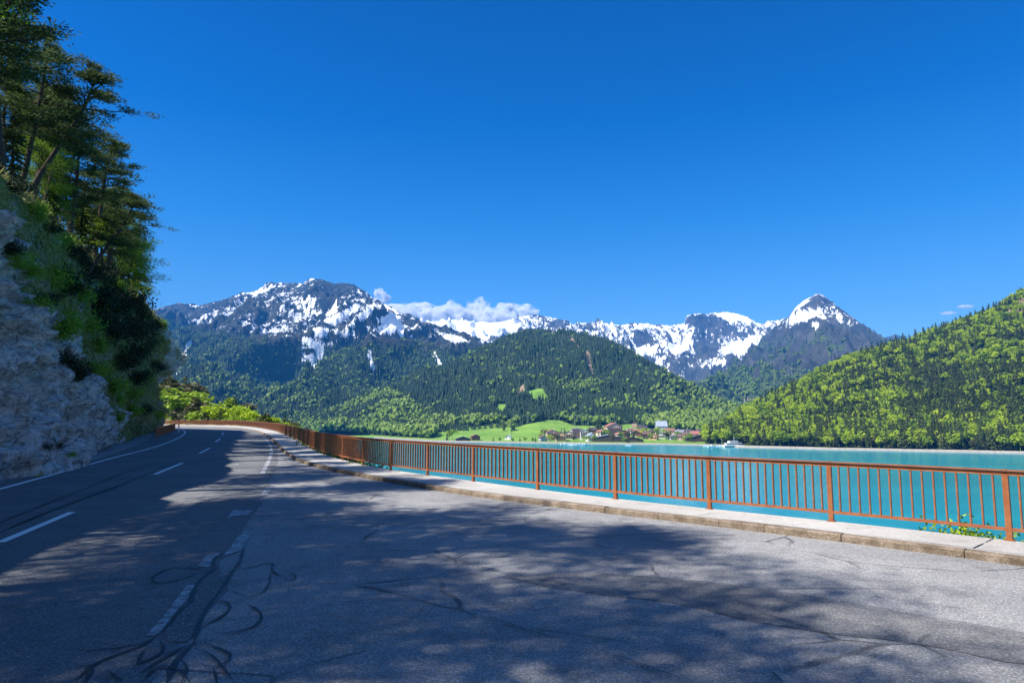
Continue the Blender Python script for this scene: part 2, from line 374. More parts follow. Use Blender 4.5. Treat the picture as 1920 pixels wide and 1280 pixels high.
def ribbon(name, P, w, mat, z, taper=None, parent=None, rough_edge=0.0, seed=0):
    P = np.asarray(P, float)[:, :2]; T, N = frames2d(P); m = len(P)
    w = np.broadcast_to(np.asarray(w, float), (m,)).copy()
    if rough_edge:
        rs = np.random.RandomState(seed); k = np.convolve(rs.rand(m + 4) - .5, np.ones(3) / 2, 'same')[2:-2]; w = w * (1 + rough_edge * k * 2)
    rows = np.zeros((m, 2, 3)); rows[:, 0, :2] = P - N * w[:, None] / 2; rows[:, 1, :2] = P + N * w[:, None] / 2; rows[..., 2] = z
    V, Q = strip_mesh(rows); return link(name, mesh_np(name, V, Q, None, [mat]), parent)
def poly(name, P, mat, z, parent=None):
    V = np.zeros((len(P), 3)); V[:, :2] = np.asarray(P)[:, :2]; V[:, 2] = z
    me = bpy.data.meshes.new(name); me.from_pydata([tuple(v) for v in V], [], [tuple(range(len(P)))]); me.materials.append(mat)
    return link(name, me, parent)
def gpath(pts, step=0.2, it=2, sc=None, org=(0, 850)):
    p = np.asarray(pts, float)
    if sc: p = p / sc + np.asarray(org, float)
    return spline(gnd(p[:, 0], p[:, 1])[:, :2], step, it)

# the two lanes are a newer, darker, smoother asphalt sheet than the turnout beside them
rl = gpath([(120, 1400), (285, 1190), (350, 1090), (425, 1000), (470, 940), (500, 885), (511, 862), (513, 848), (507, 832), (498, 819), (478, 808), (455, 803.5)], 0.4, 3)
rl = np.concatenate([[(1.6, -38), (0.6, -20)], rl, [(-66, 130), (-90, 152), (-120, 172)]]); rl = spline(rl, 0.5, 2)
yl = np.concatenate([np.arange(-36, 60, 0.5), np.arange(60, 170, 1.0)])
xa = xof(LBs, yl) + 0.9; xb = xof(rl, yl) + 0.25 + 0.16 * fbm(np.stack([yl * .8, yl * 0, yl * 0 + 3], -1), 3)
rows = np.zeros((len(yl), 8, 3)); rows[..., 0] = xa[:, None] + (xb - xa)[:, None] * np.linspace(0, 1, 8); rows[..., 1] = yl[:, None]; rows[..., 2] = 0.004
V, Q = strip_mesh(rows); link('lane_surface', mesh_np('lane_surface', V, Q, None, [M_lane], smooth=True), road)
# edge line on the cliff side
el = gpath([(0, 917), (120, 884), (220, 856), (280, 841.5), (315, 829.7), (337, 820), (347, 812.5), (347, 808), (340, 804.5)], 0.4, 3)
el = np.concatenate([[(-4.2, -25), (-8.6, 2)], el]); el = spline(el, 0.5, 1)
ribbon('edge_line', el, 0.15, M_paint, 0.012, parent=road)
for a, b in (((-190, 1110), (-70, 1052)), ((0, 1017.5), (135, 960.5)), ((290, 889.5), (342, 868)), ((374, 850), (393, 840)), ((404, 828.5), (413, 822)), ((417, 815), (418, 811))):
    P = gnd([a[0], b[0]], [a[1], b[1]])[:, :2]; ribbon('lane_dash', np.linspace(P[0], P[1], 8), 0.14, M_paint, 0.012, parent=road)
# worn right-hand line
ribbon('worn_line', gpath([(494, 819), (505, 830), (509.5, 844), (507, 858), (499, 874), (492, 888)], 0.4, 3), 0.16, M_worn, 0.012, parent=road)
Z1 = 2.977
for pts in ([(815, 1022), (880, 950), (960, 850), (1040, 740), (1115, 735), (1060, 785), (1050, 820), (985, 885), (925, 960), (880, 1020)],
            [(1105, 635), (1160, 560), (1235, 555), (1200, 600), (1165, 638)], [(1240, 580), (1290, 520), (1330, 460), (1410, 440), (1365, 515), (1345, 545)],
            [(1285, 665), (1310, 625), (1345, 600), (1320, 640)], [(1262, 370), (1300, 320), (1415, 318), (1385, 345), (1300, 350)], [(1445, 240), (1480, 200), (1530, 180), (1500, 230)]):
    p = np.asarray(pts, float) / Z1 + (0, 850); poly('worn_line', gnd(p[:, 0], p[:, 1]), M_worn, 0.012, road)
for k, pts in enumerate(([(680, 610), (720, 596), (752, 588), (762, 604), (730, 610), (690, 617)], [(700, 602), (720, 612), (745, 594)])):
    p = np.asarray(pts, float) / 4.571 + (280, 740); ribbon('chalk_scribble', spline(gnd(p[:, 0], p[:, 1])[:, :2], 0.1, 1), 0.05, M_worn, 0.012, parent=road)
# tar bands along the middle joint
ribbon('tar_band', gpath([(-200, 520), (0, 402), (300, 290), (560, 182), (800, 82), (1000, 20), (1130, -18)], .3, 2, Z1), 0.42, M_dark, 0.008, parent=road, rough_edge=.5, seed=1)
ribbon('tar_band', gpath([(-200, 470), (0, 385), (280, 275), (520, 178), (700, 105), (900, 36)], .3, 2, Z1), 0.07, M_tar, 0.0105, parent=road, rough_edge=.9, seed=2)
ribbon('tar_band', gpath([(-200, 560), (0, 440), (250, 335), (480, 248), (700, 168), (830, 108), (1030, 28)], .3, 2, Z1), 0.10, M_tar, 0.0105, parent=road, rough_edge=.9, seed=3)
strokes = [([(1240, 560), (1180, 600), (1210, 640), (1120, 700), (1060, 800), (1080, 830), (1000, 880), (960, 950), (890, 1010)], .05),
  ([(1360, 520), (1345, 600), (1290, 670), (1250, 740), (1210, 800), (1160, 850), (1110, 950), (1080, 1060)], .05),
  ([(1170, 860), (1200, 822), (1270, 830), (1290, 870), (1230, 920), (1150, 960), (1100, 990)], .035),
  ([(1380, 845), (1450, 880), (1465, 930), (1400, 985), (1280, 1005), (1170, 1012)], .04),
  ([(1290, 660), (1420, 635), (1500, 610), (1530, 622), (1510, 650), (1560, 690), (1650, 680)], .03),
  ([(1160, 660), (1050, 640), (940, 640), (850, 690), (845, 722), (930, 725), (1040, 700), (1110, 668)], .035),
  ([(880, 1012), (820, 1070), (650, 1130), (520, 1180), (420, 1275)], .035),
  ([(890, 1050), (920, 1090), (880, 1140), (790, 1172), (760, 1190), (800, 1100), (850, 1082)], .04),
  ([(1090, 1060), (1000, 1140), (960, 1200), (930, 1290)], .06), ([(1080, 1170), (1200, 1210), (1280, 1160), (1290, 1120), (1140, 1065)], .035),
  ([(1010, 1160), (1050, 1200), (1010, 1290)], .04), ([(1190, 1205), (1215, 1300)], .05), ([(600, 1220), (680, 1280)], .05), ([(440, 1195), (520, 1190), (470, 1290)], .06),
  ([(980, 900), (1090, 880), (1170, 860)], .03), ([(960, 960), (1060, 930), (1130, 930)], .03), ([(930, 1000), (1040, 985), (1110, 960)], .03), ([(1090, 1060), (1000, 1100), (860, 1180), (780, 1240)], .04),
  ([(790, 820), (870, 795), (960, 800)], .03), ([(1560, 690), (1620, 720), (1660, 690), (1600, 660)], .025), ([(1440, 790), (1360, 800), (1250, 760)], .02), ([(1130, 850), (1250, 850), (1420, 800), (1500, 760), (1510, 660)], .02),
  ([(1060, 1290), (1000, 1210), (870, 1190), (790, 1290)], .035), ([(1090, 1100), (1180, 1130), (1240, 1200), (1300, 1280)], .03)]
for k, (s_, w_) in enumerate(strokes):
    P = gpath(s_, .06, 3, Z1); ribbon('tar_seal', P, w_ * .8 * np.clip(np.minimum(np.arange(len(P)), np.arange(len(P))[::-1]) / 4, .25, 1), M_tar, 0.0135 + .0003 * k, parent=road, rough_edge=.35, seed=k)
for pts in ([(430, 1095), (520, 1050), (650, 1030), (820, 1035), (850, 1050), (700, 1082), (560, 1098), (440, 1112)],
            [(1215, 690), (1300, 670), (1270, 740), (1240, 790), (1190, 850), (1120, 960), (1060, 1060), (960, 1060), (900, 1020), (980, 900), (1070, 830), (1110, 750)]):
    P = gpath(pts + pts[:1], .15, 2, Z1)[:-1]; P = P + .03 * np.stack([fbm(np.c_[P * 3, P[:, :1] * 0], 2), fbm(np.c_[P * 3, P[:, :1] * 0 + 9], 2)], -1)
    poly('tar_patch', P, M_dark, 0.009, road)
Z2 = 2.977
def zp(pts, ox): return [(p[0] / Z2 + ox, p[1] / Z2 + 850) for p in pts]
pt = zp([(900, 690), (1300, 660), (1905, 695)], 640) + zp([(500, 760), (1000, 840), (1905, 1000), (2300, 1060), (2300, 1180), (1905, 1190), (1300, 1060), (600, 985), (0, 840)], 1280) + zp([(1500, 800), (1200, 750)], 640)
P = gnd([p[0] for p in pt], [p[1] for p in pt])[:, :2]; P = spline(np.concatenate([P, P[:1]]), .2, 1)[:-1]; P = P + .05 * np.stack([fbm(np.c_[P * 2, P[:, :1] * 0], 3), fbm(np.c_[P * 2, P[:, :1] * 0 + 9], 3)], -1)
poly('shadow_band_patch', P, asphalt('shadow_band_asphalt', (0.12, 0.12, 0.124), (0.20, 0.198, 0.195), .8, .4), 0.005, road)  # sheet of darker asphalt colour, painting in the shadow band across the turnout
for k, pts in enumerate((zp([(720, 900), (850, 930), (1000, 985), (1180, 1040), (1250, 1050)], 640), zp([(1450, 1110), (1600, 1160), (1905, 1270)], 640), zp([(500, 1230), (560, 1290)], 1280),
        zp([(480, 540), (700, 620), (1000, 690), (1300, 740)], 640), zp([(1050, 600), (1300, 605), (1560, 590)], 640), zp([(0, 770), (250, 750), (450, 720)], 640), zp([(0, 840), (250, 820), (520, 815)], 640))):
    P = spline(gnd([p[0] for p in pts], [p[1] for p in pts])[:, :2], .08, 1); P = P + .03 * np.stack([fbm(np.c_[P * 4, P[:, :1] * 0], 3), fbm(np.c_[P * 4, P[:, :1] * 0 + 9], 3)], -1)
    ribbon('crack', P, .013, M_tar, 0.022 + .0003 * k, parent=road, rough_edge=.5, seed=40 + k)

# sidewalk between the kerb and the railing
ysd = np.concatenate([np.arange(-18, 60, 0.5), np.arange(60, 172, 1.0)])
xk = xof(KERB, ysd); xo = xof(RAILP, ysd)
T, N = frames2d(KERB)                                     # the lake is on the side of -N
kin = KERB - N * 0.16
# kerb stones
mb = MB(); rs = random.Random(3); i = 0
while i < len(KERB) - 4:
    L = rs.choice([2, 3, 3, 4]) if KERB[i, 1] < 90 else 8
    j = min(i + L, len(KERB) - 1)
    a, b = KERB[i], KERB[j]; d = b - a; ln = np.linalg.norm(d); d /= ln; n = np.array([d[1], -d[0]])
    a = a + d * 0.006; b = b - d * 0.006; h = SZ + rs.uniform(-.006, .008); o = rs.uniform(-.006, .006)
    prof = [(o, -.05), (o + .004, h - .02), (o + .022, h), (.15, h + .002), (.15, -.05)]
    V = [(*(p + n * x), z) for p in (a, b) for x, z in prof]
    mb.add(V, Q=[[k, k + 1, k + 6, k + 5] for k in range(4)], T=[[0, 2, 1], [0, 3, 2], [0, 4, 3], [5, 6, 7], [5, 7, 8], [5, 8, 9]])
    i = j
kerb = tag(mb.build('kerb', M_kerb), kind='structure')
m = 5
ki = np.stack([np.interp(np.linspace(0, 1, 600), np.linspace(0, 1, len(kin)), kin[:, k]) for k in (0, 1)], 1)
sel = (KERB[:, 1] > -18) & (KERB[:, 1] < 172)
kin2 = (KERB - N * 0.15)[sel]
# match each kerb point with the nearest railing point
dd = ((kin2[:, None] - RAILP[None, ::2]) ** 2).sum(-1); idx = np.maximum.accumulate(dd.argmin(1)); outer = RAILP[::2][idx]
kk = np.ones(9) / 9; pad = np.pad(outer, ((4, 4), (0, 0)), 'edge'); outer = np.stack([np.convolve(pad[:, k], kk, 'valid') for k in (0, 1)], 1)
oT, oN = frames2d(outer); outer = outer - oN * 0.05
rows = np.zeros((len(kin2), m, 3)); 
for k in range(m): rows[:, k, :2] = kin2 + (outer - kin2) * k / (m - 1)
rows[..., 2] = SZ - 0.004
V, Q = strip_mesh(rows)
# outer face of the slab, then the bank down to the water
edge = rows[:, -1].copy(); face = edge.copy(); face[:, 2] = -0.5
side = tag(link('sidewalk', mesh_np('sidewalk', V, Q, None, [M_side], smooth=True)), kind='structure')
for px0, py0, px1, py1 in ((1826, 1027, 1862, 1009), (840, 907, 882, 902)):
    P = gnd([px0, px1], [py0, py1], SZ)[:, :2]; P = np.linspace(P[0], P[1], 14); P = P + .02 * np.stack([fbm(np.c_[P * 5, P[:, :1] * 0], 2), fbm(np.c_[P * 5, P[:, :1] * 0 + 4], 2)], -1)
    ribbon('joint', P, .02, M_tar, SZ + 0.001, parent=side, rough_edge=1, seed=5)
P = kin2[5:]; Pn = frames2d(P)[1]
crackp = P - Pn * (.07 + .03 * fbm(np.c_[P * .8, P[:, :1] * 0], 3))[:, None]
ribbon('seam', crackp[np.abs(crackp[:, 1] - 15) < 14], .012, M_tar, SZ + 0.001, parent=side, rough_edge=1, seed=8)
wall_rows = np.stack([edge, face], 1)
V, Q = strip_mesh(wall_rows); M_conc = plain('concrete', (0.32, 0.30, 0.27), 0.9, 0.25, 2.0)
link('slab_edge', mesh_np('slab_edge', V, Q, None, [M_conc]), side)
bank = np.zeros((len(edge), 14, 3)); eN = frames2d(edge[:, :2])[1]
for k in range(14):
    f = k / 13; bank[:, k, :2] = edge[:, :2] - eN * (-0.1 + 16 * f ** 1.1); bank[:, k, 2] = -0.42 - 31 * f
nz = fbm(bank * 0.25, 4); bank[..., :2] -= eN[:, None] * (nz * np.linspace(0, 1, 14)[None] * 2.2)[..., None]
V, Q = strip_mesh(bank)
tag(link('bank', mesh_np('bank', V, Q, {'grass': np.full(len(V), 0.62)}, [M_cliff], smooth=True)), kind='structure')

# ------------------------------------------------------------------ railings
def railing(path, spacing, root, zb, hgt=1.0, nbar=15, max_bars=100, start=0.0, post_h=None, pts=None):
    """posts, cap, top beam, bottom rail and balusters along a plan path"""
    d = np.concatenate([[0], np.cumsum(np.linalg.norm(np.diff(path, axis=0), axis=1))])
    P = lambda s: np.stack([np.interp(s, d, path[:, 0]), np.interp(s, d, path[:, 1])], -1)
    T, N = frames2d(path); Tq = lambda s: np.array([np.interp(s, d, T[:, 0]), np.interp(s, d, T[:, 1])])
    posts = pts if pts is not None else np.arange(start, d[-1], spacing)
    def frame_at(s):
        t = Tq(s); t /= np.linalg.norm(t); return np.array([[t[0], t[1], 0], [-t[1], t[0], 0], [0, 0, 1]])
    for s in posts:
        mb = MB(); p = P(s); mb.box((*p, zb + hgt / 2 - .035), (.075, .06, hgt - .07), frame_at(s)); mb.box((*p, zb + .006), (.13, .10, .012), frame_at(s))
        mb.build('post', M_rail, root)
    cap, beam, low = MB(), MB(), MB(); rs = random.Random(9)
    for a, b in zip(posts[:-1], posts[1:]):
        n = max(1, int((b - a) / 0.8)); q = np.linspace(a, b, n + 1)
        for u0, u1 in zip(q[:-1], q[1:]):
            p0, p1 = P(u0), P(u1); m_ = (p0 + p1) / 2; v = p1 - p0; L = np.linalg.norm(v); v /= L
            ax = np.array([[v[0], v[1], 0], [-v[1], v[0], 0], [0, 0, 1]])
            cap.box((*m_, zb + hgt - .008), (L + .01, .115, .016), ax)
            beam.box((*m_, zb + hgt - .052), (L + .004, .05, .055), ax)
            low.box((*m_, zb + .155), (L - .002, .045, .045), ax)
        cap.box((*P(b), zb + hgt - .006), (.05, .119, .022), frame_at(b))
    cap.build('handrail', M_rail, root); beam.build('top_beam', M_rail, root); low.build('bottom_rail', M_rail, root)
    k = 0; rest = MB()
    for a, b in zip(posts[:-1], posts[1:]):
        nb = nbar if isinstance(nbar, int) else max(3, int(round((b - a) / nbar)))
        for s in np.linspace(a, b, nb + 2)[1:-1]:
            mb = MB() if k < max_bars else rest
            mb.box((*P(s), zb + (.176 + hgt - .08) / 2), (.02, .046, hgt - .08 - .176), frame_at(s))
            if k < max_bars: mb.build('baluster', M_rail, root)
            k += 1
    if rest.n: tag(rest.build('balusters', M_rail, root), kind='stuff')
# posts where the photograph has them, then evenly on
d = np.concatenate([[0], np.cumsum(np.linalg.norm(np.diff(RAILP, axis=0), axis=1))])
s_of = lambda q: d[((RAILP - q) ** 2).sum(1).argmin()]
known = [s_of(gnd(x, y, SZ)[:2]) for x, y in rail_px[:10]]
st = np.mean(np.diff(known)); posts = [known[0] - st] + known; s = known[-1] + 2.25
while s < d[-1] - 20: posts.append(s); s += 2.25
r0 = empty('railing', (*RAILP[int(len(RAILP) * .05)], SZ)); root_off = np.array(r0.location)
r0.location = (0, 0, 0)
tag(r0, 'long rust brown metal railing curving along the lakeside edge of the sidewalk', 'railing')
railing(RAILP, 2.25, r0, SZ, 1.0, 15, 100, pts=np.array(posts))
a = gnd([292, 300, 315, 329], [822, 818.5, 812.5, 807.5])[:, :2]
r1 = tag(empty('railing'), 'short brown railing beside the cliff foot on the left road edge', 'railing')
pa = spline(a, .25, 2); railing(pa, 2.25, r1, 0.02, 0.95, 0.16, 100)
# delineator post
mb = MB(); p = gnd(334.7, 810)
dl = tag(empty('delineator_post', tuple(p)), 'small white roadside post with a dark top near the short railing', 'road post')
for nm, mt, z0, z1 in (('shaft', M_white, 0, .72), ('reflector_band', M_black, .722, .92), ('cap', M_white, .922, 1.0)):
    mb = MB(); mb.tube([(0, 0, z0), (0, 0, (z0 + z1) / 2), (0, 0, z1)], .07, 6); mb.build(nm, mt, dl)

# ------------------------------------------------------------------ lofted terrain
def resample(line, xs):
    L = np.asarray(line, float); L = L[np.argsort(L[:, 0])]
    return at(xs, np.interp(xs, L[:, 0], L[:, 1]), np.interp(xs, L[:, 0], L[:, 2]))
def smooth1(A, k):
    if k < 2: return A
    w = np.hanning(k + 2)[1:-1]; w /= w.sum(); pad = np.pad(A, ((k // 2, k - 1 - k // 2), (0, 0)), 'edge')
    return np.stack([np.convolve(pad[:, c], w, 'valid') for c in range(A.shape[1])], 1)
def loft(lines, xs, rows, smooth=0, back=0.35, back_drop=0.5, ease=None):
    """lines: near to far, each [(px, py, depth)]; returns grid (nrows, ncols, 3) and row parameter"""
    Ls = [resample(l, xs) for l in lines]
    G, tt = [], []
    for i in range(len(Ls) - 1):
        n = rows[i]; e = (ease or [1] * 9)[i]
        for k in range(n):
            f = k / n; P = Ls[i] + (Ls[i + 1] - Ls[i]) * f; P[:, 2] = Ls[i][:, 2] + (Ls[i + 1][:, 2] - Ls[i][:, 2]) * f ** e
            G.append(P); tt.append(i + f)
    G.append(Ls[-1]); tt.append(len(Ls) - 1.0)
    top = Ls[-1]
    for k in range(1, 9):
        f = k / 8; P = top.copy(); P[:, 1] += top[:, 1] * back * f; P[:, 0] += top[:, 0] * back * f
        P[:, 2] -= (top[:, 2] + 31) * back_drop * f ** 0.9; G.append(P); tt.append(len(Ls) - 1 + f)
    return np.array(G), np.array(tt)
def grid_mesh(name, G, attrs, mat):
    V, Q = strip_mesh(G); return mesh_np(name, V, Q, {k: v.ravel() for k, v in attrs.items()}, [mat], smooth=True)
def bvh_of(G):
    V, Q = strip_mesh(G); return BVHTree.FromPolygons([tuple(v) for v in V], [tuple(q) for q in Q])
def inpoly(x, y, P):
    P = np.asarray(P, float); r = np.zeros(x.shape, bool); j = len(P) - 1
    for i in range(len(P)):
        c = ((P[i, 1] > y) != (P[j, 1] > y)) & (x < (P[j, 0] - P[i, 0]) * (y - P[i, 1]) / (P[j, 1] - P[i, 1] + 1e-9) + P[i, 0])
        r ^= c; j = i
    return r
def blobs(G, polys, wob=6.0, sc=0.01):
    """1 inside any of the patches (outlined where they lie on the slope), with ragged edges"""
    x, y = proj(G); nx = fbm(G * sc, 4); ny = fbm(G * sc + 50, 4)
    r = np.zeros(x.shape, bool)
    for P in polys: r |= inpoly(x + nx * wob, y + ny * wob, P)
    return r.astype(float)
LAKE = -30.0
def shore(px, py): return (px, py, float(gnd(px, py, LAKE)[1]))

# the lake
V, Q = strip_mesh(np.array([[(x, y, LAKE) for x in np.linspace(-4000, 4000, 40)] for y in np.linspace(-60, 3000, 30)]))
lake = tag(link('lake', mesh_np('lake', V, Q, None, [M_water], smooth=True)), kind='structure')
V, Q = strip_mesh(np.array([[(x, y, -32.0) for x in np.linspace(-7800, 7800, 20)] for y in np.linspace(-900, 8700, 20)]))
ground = tag(link('ground', mesh_np('ground', V, Q, {'forest': np.ones(len(V)), 'snow': -np.ones(len(V))}, [M_hill])), kind='structure')

# --- main mountain on the left
xs = np.linspace(150, 1010, 560)
ridge = [(150, 610, 5000), (255, 592, 5000), (290, 578, 5000), (335, 568, 5050), (345, 570, 5050), (370, 573, 5000), (395, 567, 5000), (430, 560, 5000), (450, 550, 4900), (480, 545, 4800), (500, 535, 4750), (510, 531, 4700), (530, 530, 4700),
         (545, 534, 4650), (560, 533, 4600), (572, 530, 4550), (587, 525, 4500), (600, 529, 4500), (620, 535, 4500), (640, 535, 4500), (660, 537, 4450), (675, 543, 4400), (690, 552, 4350), (710, 565, 4300), (740, 578, 4300), (775, 595, 4200), (805, 607, 4200),
         (840, 620, 4100), (880, 630, 4000), (905, 640, 3900), (950, 665, 3800), (1010, 700, 3600)]
l0 = [(150, 812, 1250), (560, 812, 1250), (850, 822, 1050), (1010, 815, 1100)]
l1 = [(150, 745, 2000), (400, 748, 2000), (600, 752, 1950), (740, 745, 1900), (850, 770, 1700), (1010, 775, 1600)]
l2 = [(150, 665, 3500), (300, 662, 3500), (400, 655, 3300), (470, 630, 3300), (520, 655, 3100), (590, 640, 3200), (650, 650, 3000), (720, 655, 3100), (800, 680, 3000), (900, 710, 2900), (1010, 735, 2600)]
G, tt = loft([l0, l1, l2, ridge], xs, [60, 90, 150], ease=[1.0, 1.05, 1.0]); T_ = tt[:, None] * np.ones(G.shape[1])
Gb = G.copy()
amp = sstep(0.0, 1.0, T_) * (1 - 0.86 * sstep(2.2, 3.0, T_)) * np.where(T_ > 3, .5, 1)
B = Gb * np.array([1, .6, .3]); wz = np.stack([fbm(B / 900, 3), fbm(B / 900 + 40, 3), 0 * T_], -1) * 260
rid = ridged((B + wz) / np.array([520, 1100, 900]), 5); 
G[..., 2] += amp * 115 * rid + np.minimum(1, amp * 1.2) * 10 * fbm(Gb / 60, 3)
G[..., 1] -= amp * 110 * fbm(Gb / 420, 3)
fine = ridged((Gb * np.array([1, .45, .45]) + 40 * np.stack([fbm(Gb / 150, 2), 0 * T_, 0 * T_], -1)) / 105, 4)
G[..., 2] += fine * 24 * sstep(1.3, 2.2, T_) * (1 - .6 * sstep(2.75, 3.0, T_))
px, py = proj(G)
patches = [[(563, 640), (572, 635), (586, 634), (594, 646), (604, 650), (609, 656), (603, 672), (594, 686), (584, 700), (578, 684), (568, 672), (564, 656), (572, 658), (577, 667), (586, 671), (595, 664), (589, 655), (576, 652), (566, 650)], [(608, 600), (640, 585), (664, 572), (672, 582), (640, 598), (622, 612)], [(622, 576), (630, 565), (634, 585), (612, 592)],
           [(712, 600), (732, 585), (748, 592), (760, 625), (758, 640), (742, 615), (728, 625), (716, 615)], [(672, 590), (690, 575), (702, 566), (700, 580), (680, 604)], [(330, 700), (336, 680), (352, 640), (360, 640), (348, 670), (336, 702)], [(808, 664), (816, 662), (830, 685), (822, 686)],
           [(690, 660), (696, 655), (702, 690), (696, 698)], [(585, 618), (600, 612), (618, 618), (606, 630), (592, 628)], [(820, 622), (850, 628), (880, 640), (850, 642)]]
pm = blobs(G, patches, 3, .016)
line_snow = np.interp(px, [150, 300, 380, 450, 500, 560, 640, 700, 760, 830, 900, 1010], [590, 600, 622, 642, 655, 660, 655, 650, 655, 662, 665, 700])
line_top = np.interp(px, [150, 440, 480, 1010], [640, 600, 500, 500])
snow = 0.59 * sstep(25, -45, py - line_snow) - 0.10 + 0.16 * fbm(Gb / 300, 3) - (0.24 * rid + .26 * fine) * sstep(30, -30, py - line_snow)
east = inpoly(px, py, [(590, 528), (640, 530), (665, 545), (640, 570), (618, 585), (600, 560)]) | inpoly(px, py, [(602, 600), (625, 590), (628, 612), (600, 622)]) | inpoly(px, py, [(150, 500), (430, 500), (440, 570), (380, 590), (320, 620), (150, 640)])
snow = np.where(east, snow - .17, snow); snow = np.where(py > line_snow + 25, -.6, snow); snow = np.where(pm > .5, 1.6, snow)
forest = sstep(-35, 25, py - line_snow - 8 * fbm(Gb / 200, 3)) * 1.0
scar = blobs(G, [[(655, 742), (672, 735), (676, 746)], [(698, 690), (702, 690), (712, 712), (704, 714)], [(770, 640), (800, 655), (812, 662), (790, 652)]], 9) * (pm < .5) * .7
forest = np.where((pm > .5) | (scar > .5), 0, forest)
tag(link('mountain', grid_mesh('mountain', G, {'snow': snow, 'forest': forest, 'scar': scar, 'meadow': snow * 0}, M_mtn)), kind='structure')
M1 = (G, forest * (T_ <= 2.9), px, py)

# --- wooded foothill in the middle, with the meadow and the village shelf in front
xs = np.linspace(600, 1480, 420)
shore_y = [(600, 816), (700, 820), (800, 826), (870, 828.5), (960, 829.5), (1060, 831), (1140, 832), (1250, 833), (1345, 835), (1480, 838)]
s0 = [shore(x, y) for x, y in shore_y]
s1 = [(x, y - 4, shore(x, y)[2] + 60) for x, y in shore_y]
f0 = [(600, 806, 1150), (760, 812, 1120), (835, 806, 1110), (900, 797, 1110), (945, 800, 1110), (1010, 788, 1130), (1090, 796, 1130), (1180, 797, 1130), (1260, 805, 1130), (1330, 812, 1120), (1480, 818, 1120)]
f1 = [(600, 778, 1420), (760, 765, 1420), (900, 748, 1420), (1000, 735, 1450), (1100, 735, 1450), (1200, 748, 1450), (1300, 775, 1400), (1390, 795, 1320), (1480, 800, 1300)]
f2 = [(600, 752, 1700), (700, 742, 1750), (760, 722, 1900), (800, 703, 1950), (850, 682, 2050), (900, 658, 2100), (940, 638, 2150), (975, 628, 2150), (1010, 625, 2150), (1050, 624, 2150), (1075, 628, 2100), (1110, 635, 2050), (1150, 648, 2000), (1190, 668, 1950), (1230, 693, 1850),
      (1280, 723, 1700), (1330, 753, 1550), (1370, 768, 1450), (1395, 780, 1400), (1480, 790, 1380)]
G, tt = loft([s0, s1, f0, f1, f2], xs, [4, 24, 60, 110]); T_ = tt[:, None] * np.ones(G.shape[1]); Gb = G.copy()
G[0, :, 2] = -31; G[1:4, :, 2] = np.maximum(G[1:4, :, 2], -29.3)
amp = sstep(2.0, 2.7, T_) * (1 - .8 * sstep(3.6, 4, T_))
rid = ridged(Gb * np.array([1, .7, .2]) / 260, 4)
G[..., 2] += amp * 34 * rid + sstep(1.2, 2, T_) * 2.0 * fbm(Gb / 40, 3)
px, py = proj(Gb)
mead = (T_ < 2.02) * 1.0
mead_p = blobs(Gb, [[(815, 812), (850, 804), (870, 803), (930, 795), (960, 790), (960, 812), (1000, 812), (1018, 786), (1040, 789), (1085, 798), (1180, 795), (1215, 804), (1215, 835), (815, 835)]], 3)
mead = np.where(T_ < 2.3, np.maximum(mead_p, (T_ < 1.9) * (px > 960) * 1.0), 0); mead = np.maximum(mead, (T_ < 1.05) * 1.0)
mead_up = blobs(Gb, [[(930, 775), (955, 760), (1000, 752), (1035, 770), (1010, 768), (960, 770), (940, 785)]], 6)
scar = blobs(Gb, [[(1062, 632), (1068, 630), (1105, 685), (1135, 735), (1131, 738), (1098, 690)], [(1172, 782), (1178, 780), (1195, 800), (1186, 804)], [(1030, 625), (1052, 622), (1045, 632), (1028, 636)], [(872, 676), (916, 660), (914, 664), (874, 684)], [(970, 745), (985, 742), (985, 752), (968, 752)]], 4)
lstrip = blobs(Gb, [[(1155, 700), (1160, 698), (1176, 745), (1178, 775), (1170, 772), (1168, 745)]], 4)
forest = np.clip(1 - np.maximum(mead, scar) - .75 * mead_up, 0, 1) * (T_ > 1.02)
tag(link('hillside', grid_mesh('hillside', G, {'snow': G[..., 0] * 0 - 1, 'forest': np.maximum(forest, .8 * (mead + mead_up + lstrip > .5)), 'scar': scar, 'meadow': np.maximum(np.maximum(mead, mead_up), lstrip)}, M_hill)), kind='structure')
M2 = (G, forest * (T_ <= 4.0) * np.where(lstrip > .5, .4, 1), px, py); M2_bvh = bvh_of(G); M2_light = np.maximum(mead_up, lstrip)
# pale beach strip along the village
M_beach = plain('pale_gravel', (0.27, 0.25, 0.21), 0.95, 0.2, 0.4)
bs = [(x, y) for x, y in shore_y if x >= 700]; bx = np.linspace(700, 1400, 160); by = np.interp(bx, [b[0] for b in bs], [b[1] for b in bs]) + .5
p = gnd(bx, by, LAKE); n_ = 9 + 5 * fbm(p / 60, 2); rows = np.stack([p + np.array([0, -1, 0]) * 3, p + np.stack([0 * n_, n_, 0 * n_], -1)], 1); rows[:, 0, 2] = LAKE - .3; rows[:, 1, 2] = LAKE + 1.4
V, Q = strip_mesh(rows); tag(link('beach', mesh_np('beach', V, Q, None, [M_beach], smooth=True)), kind='structure')

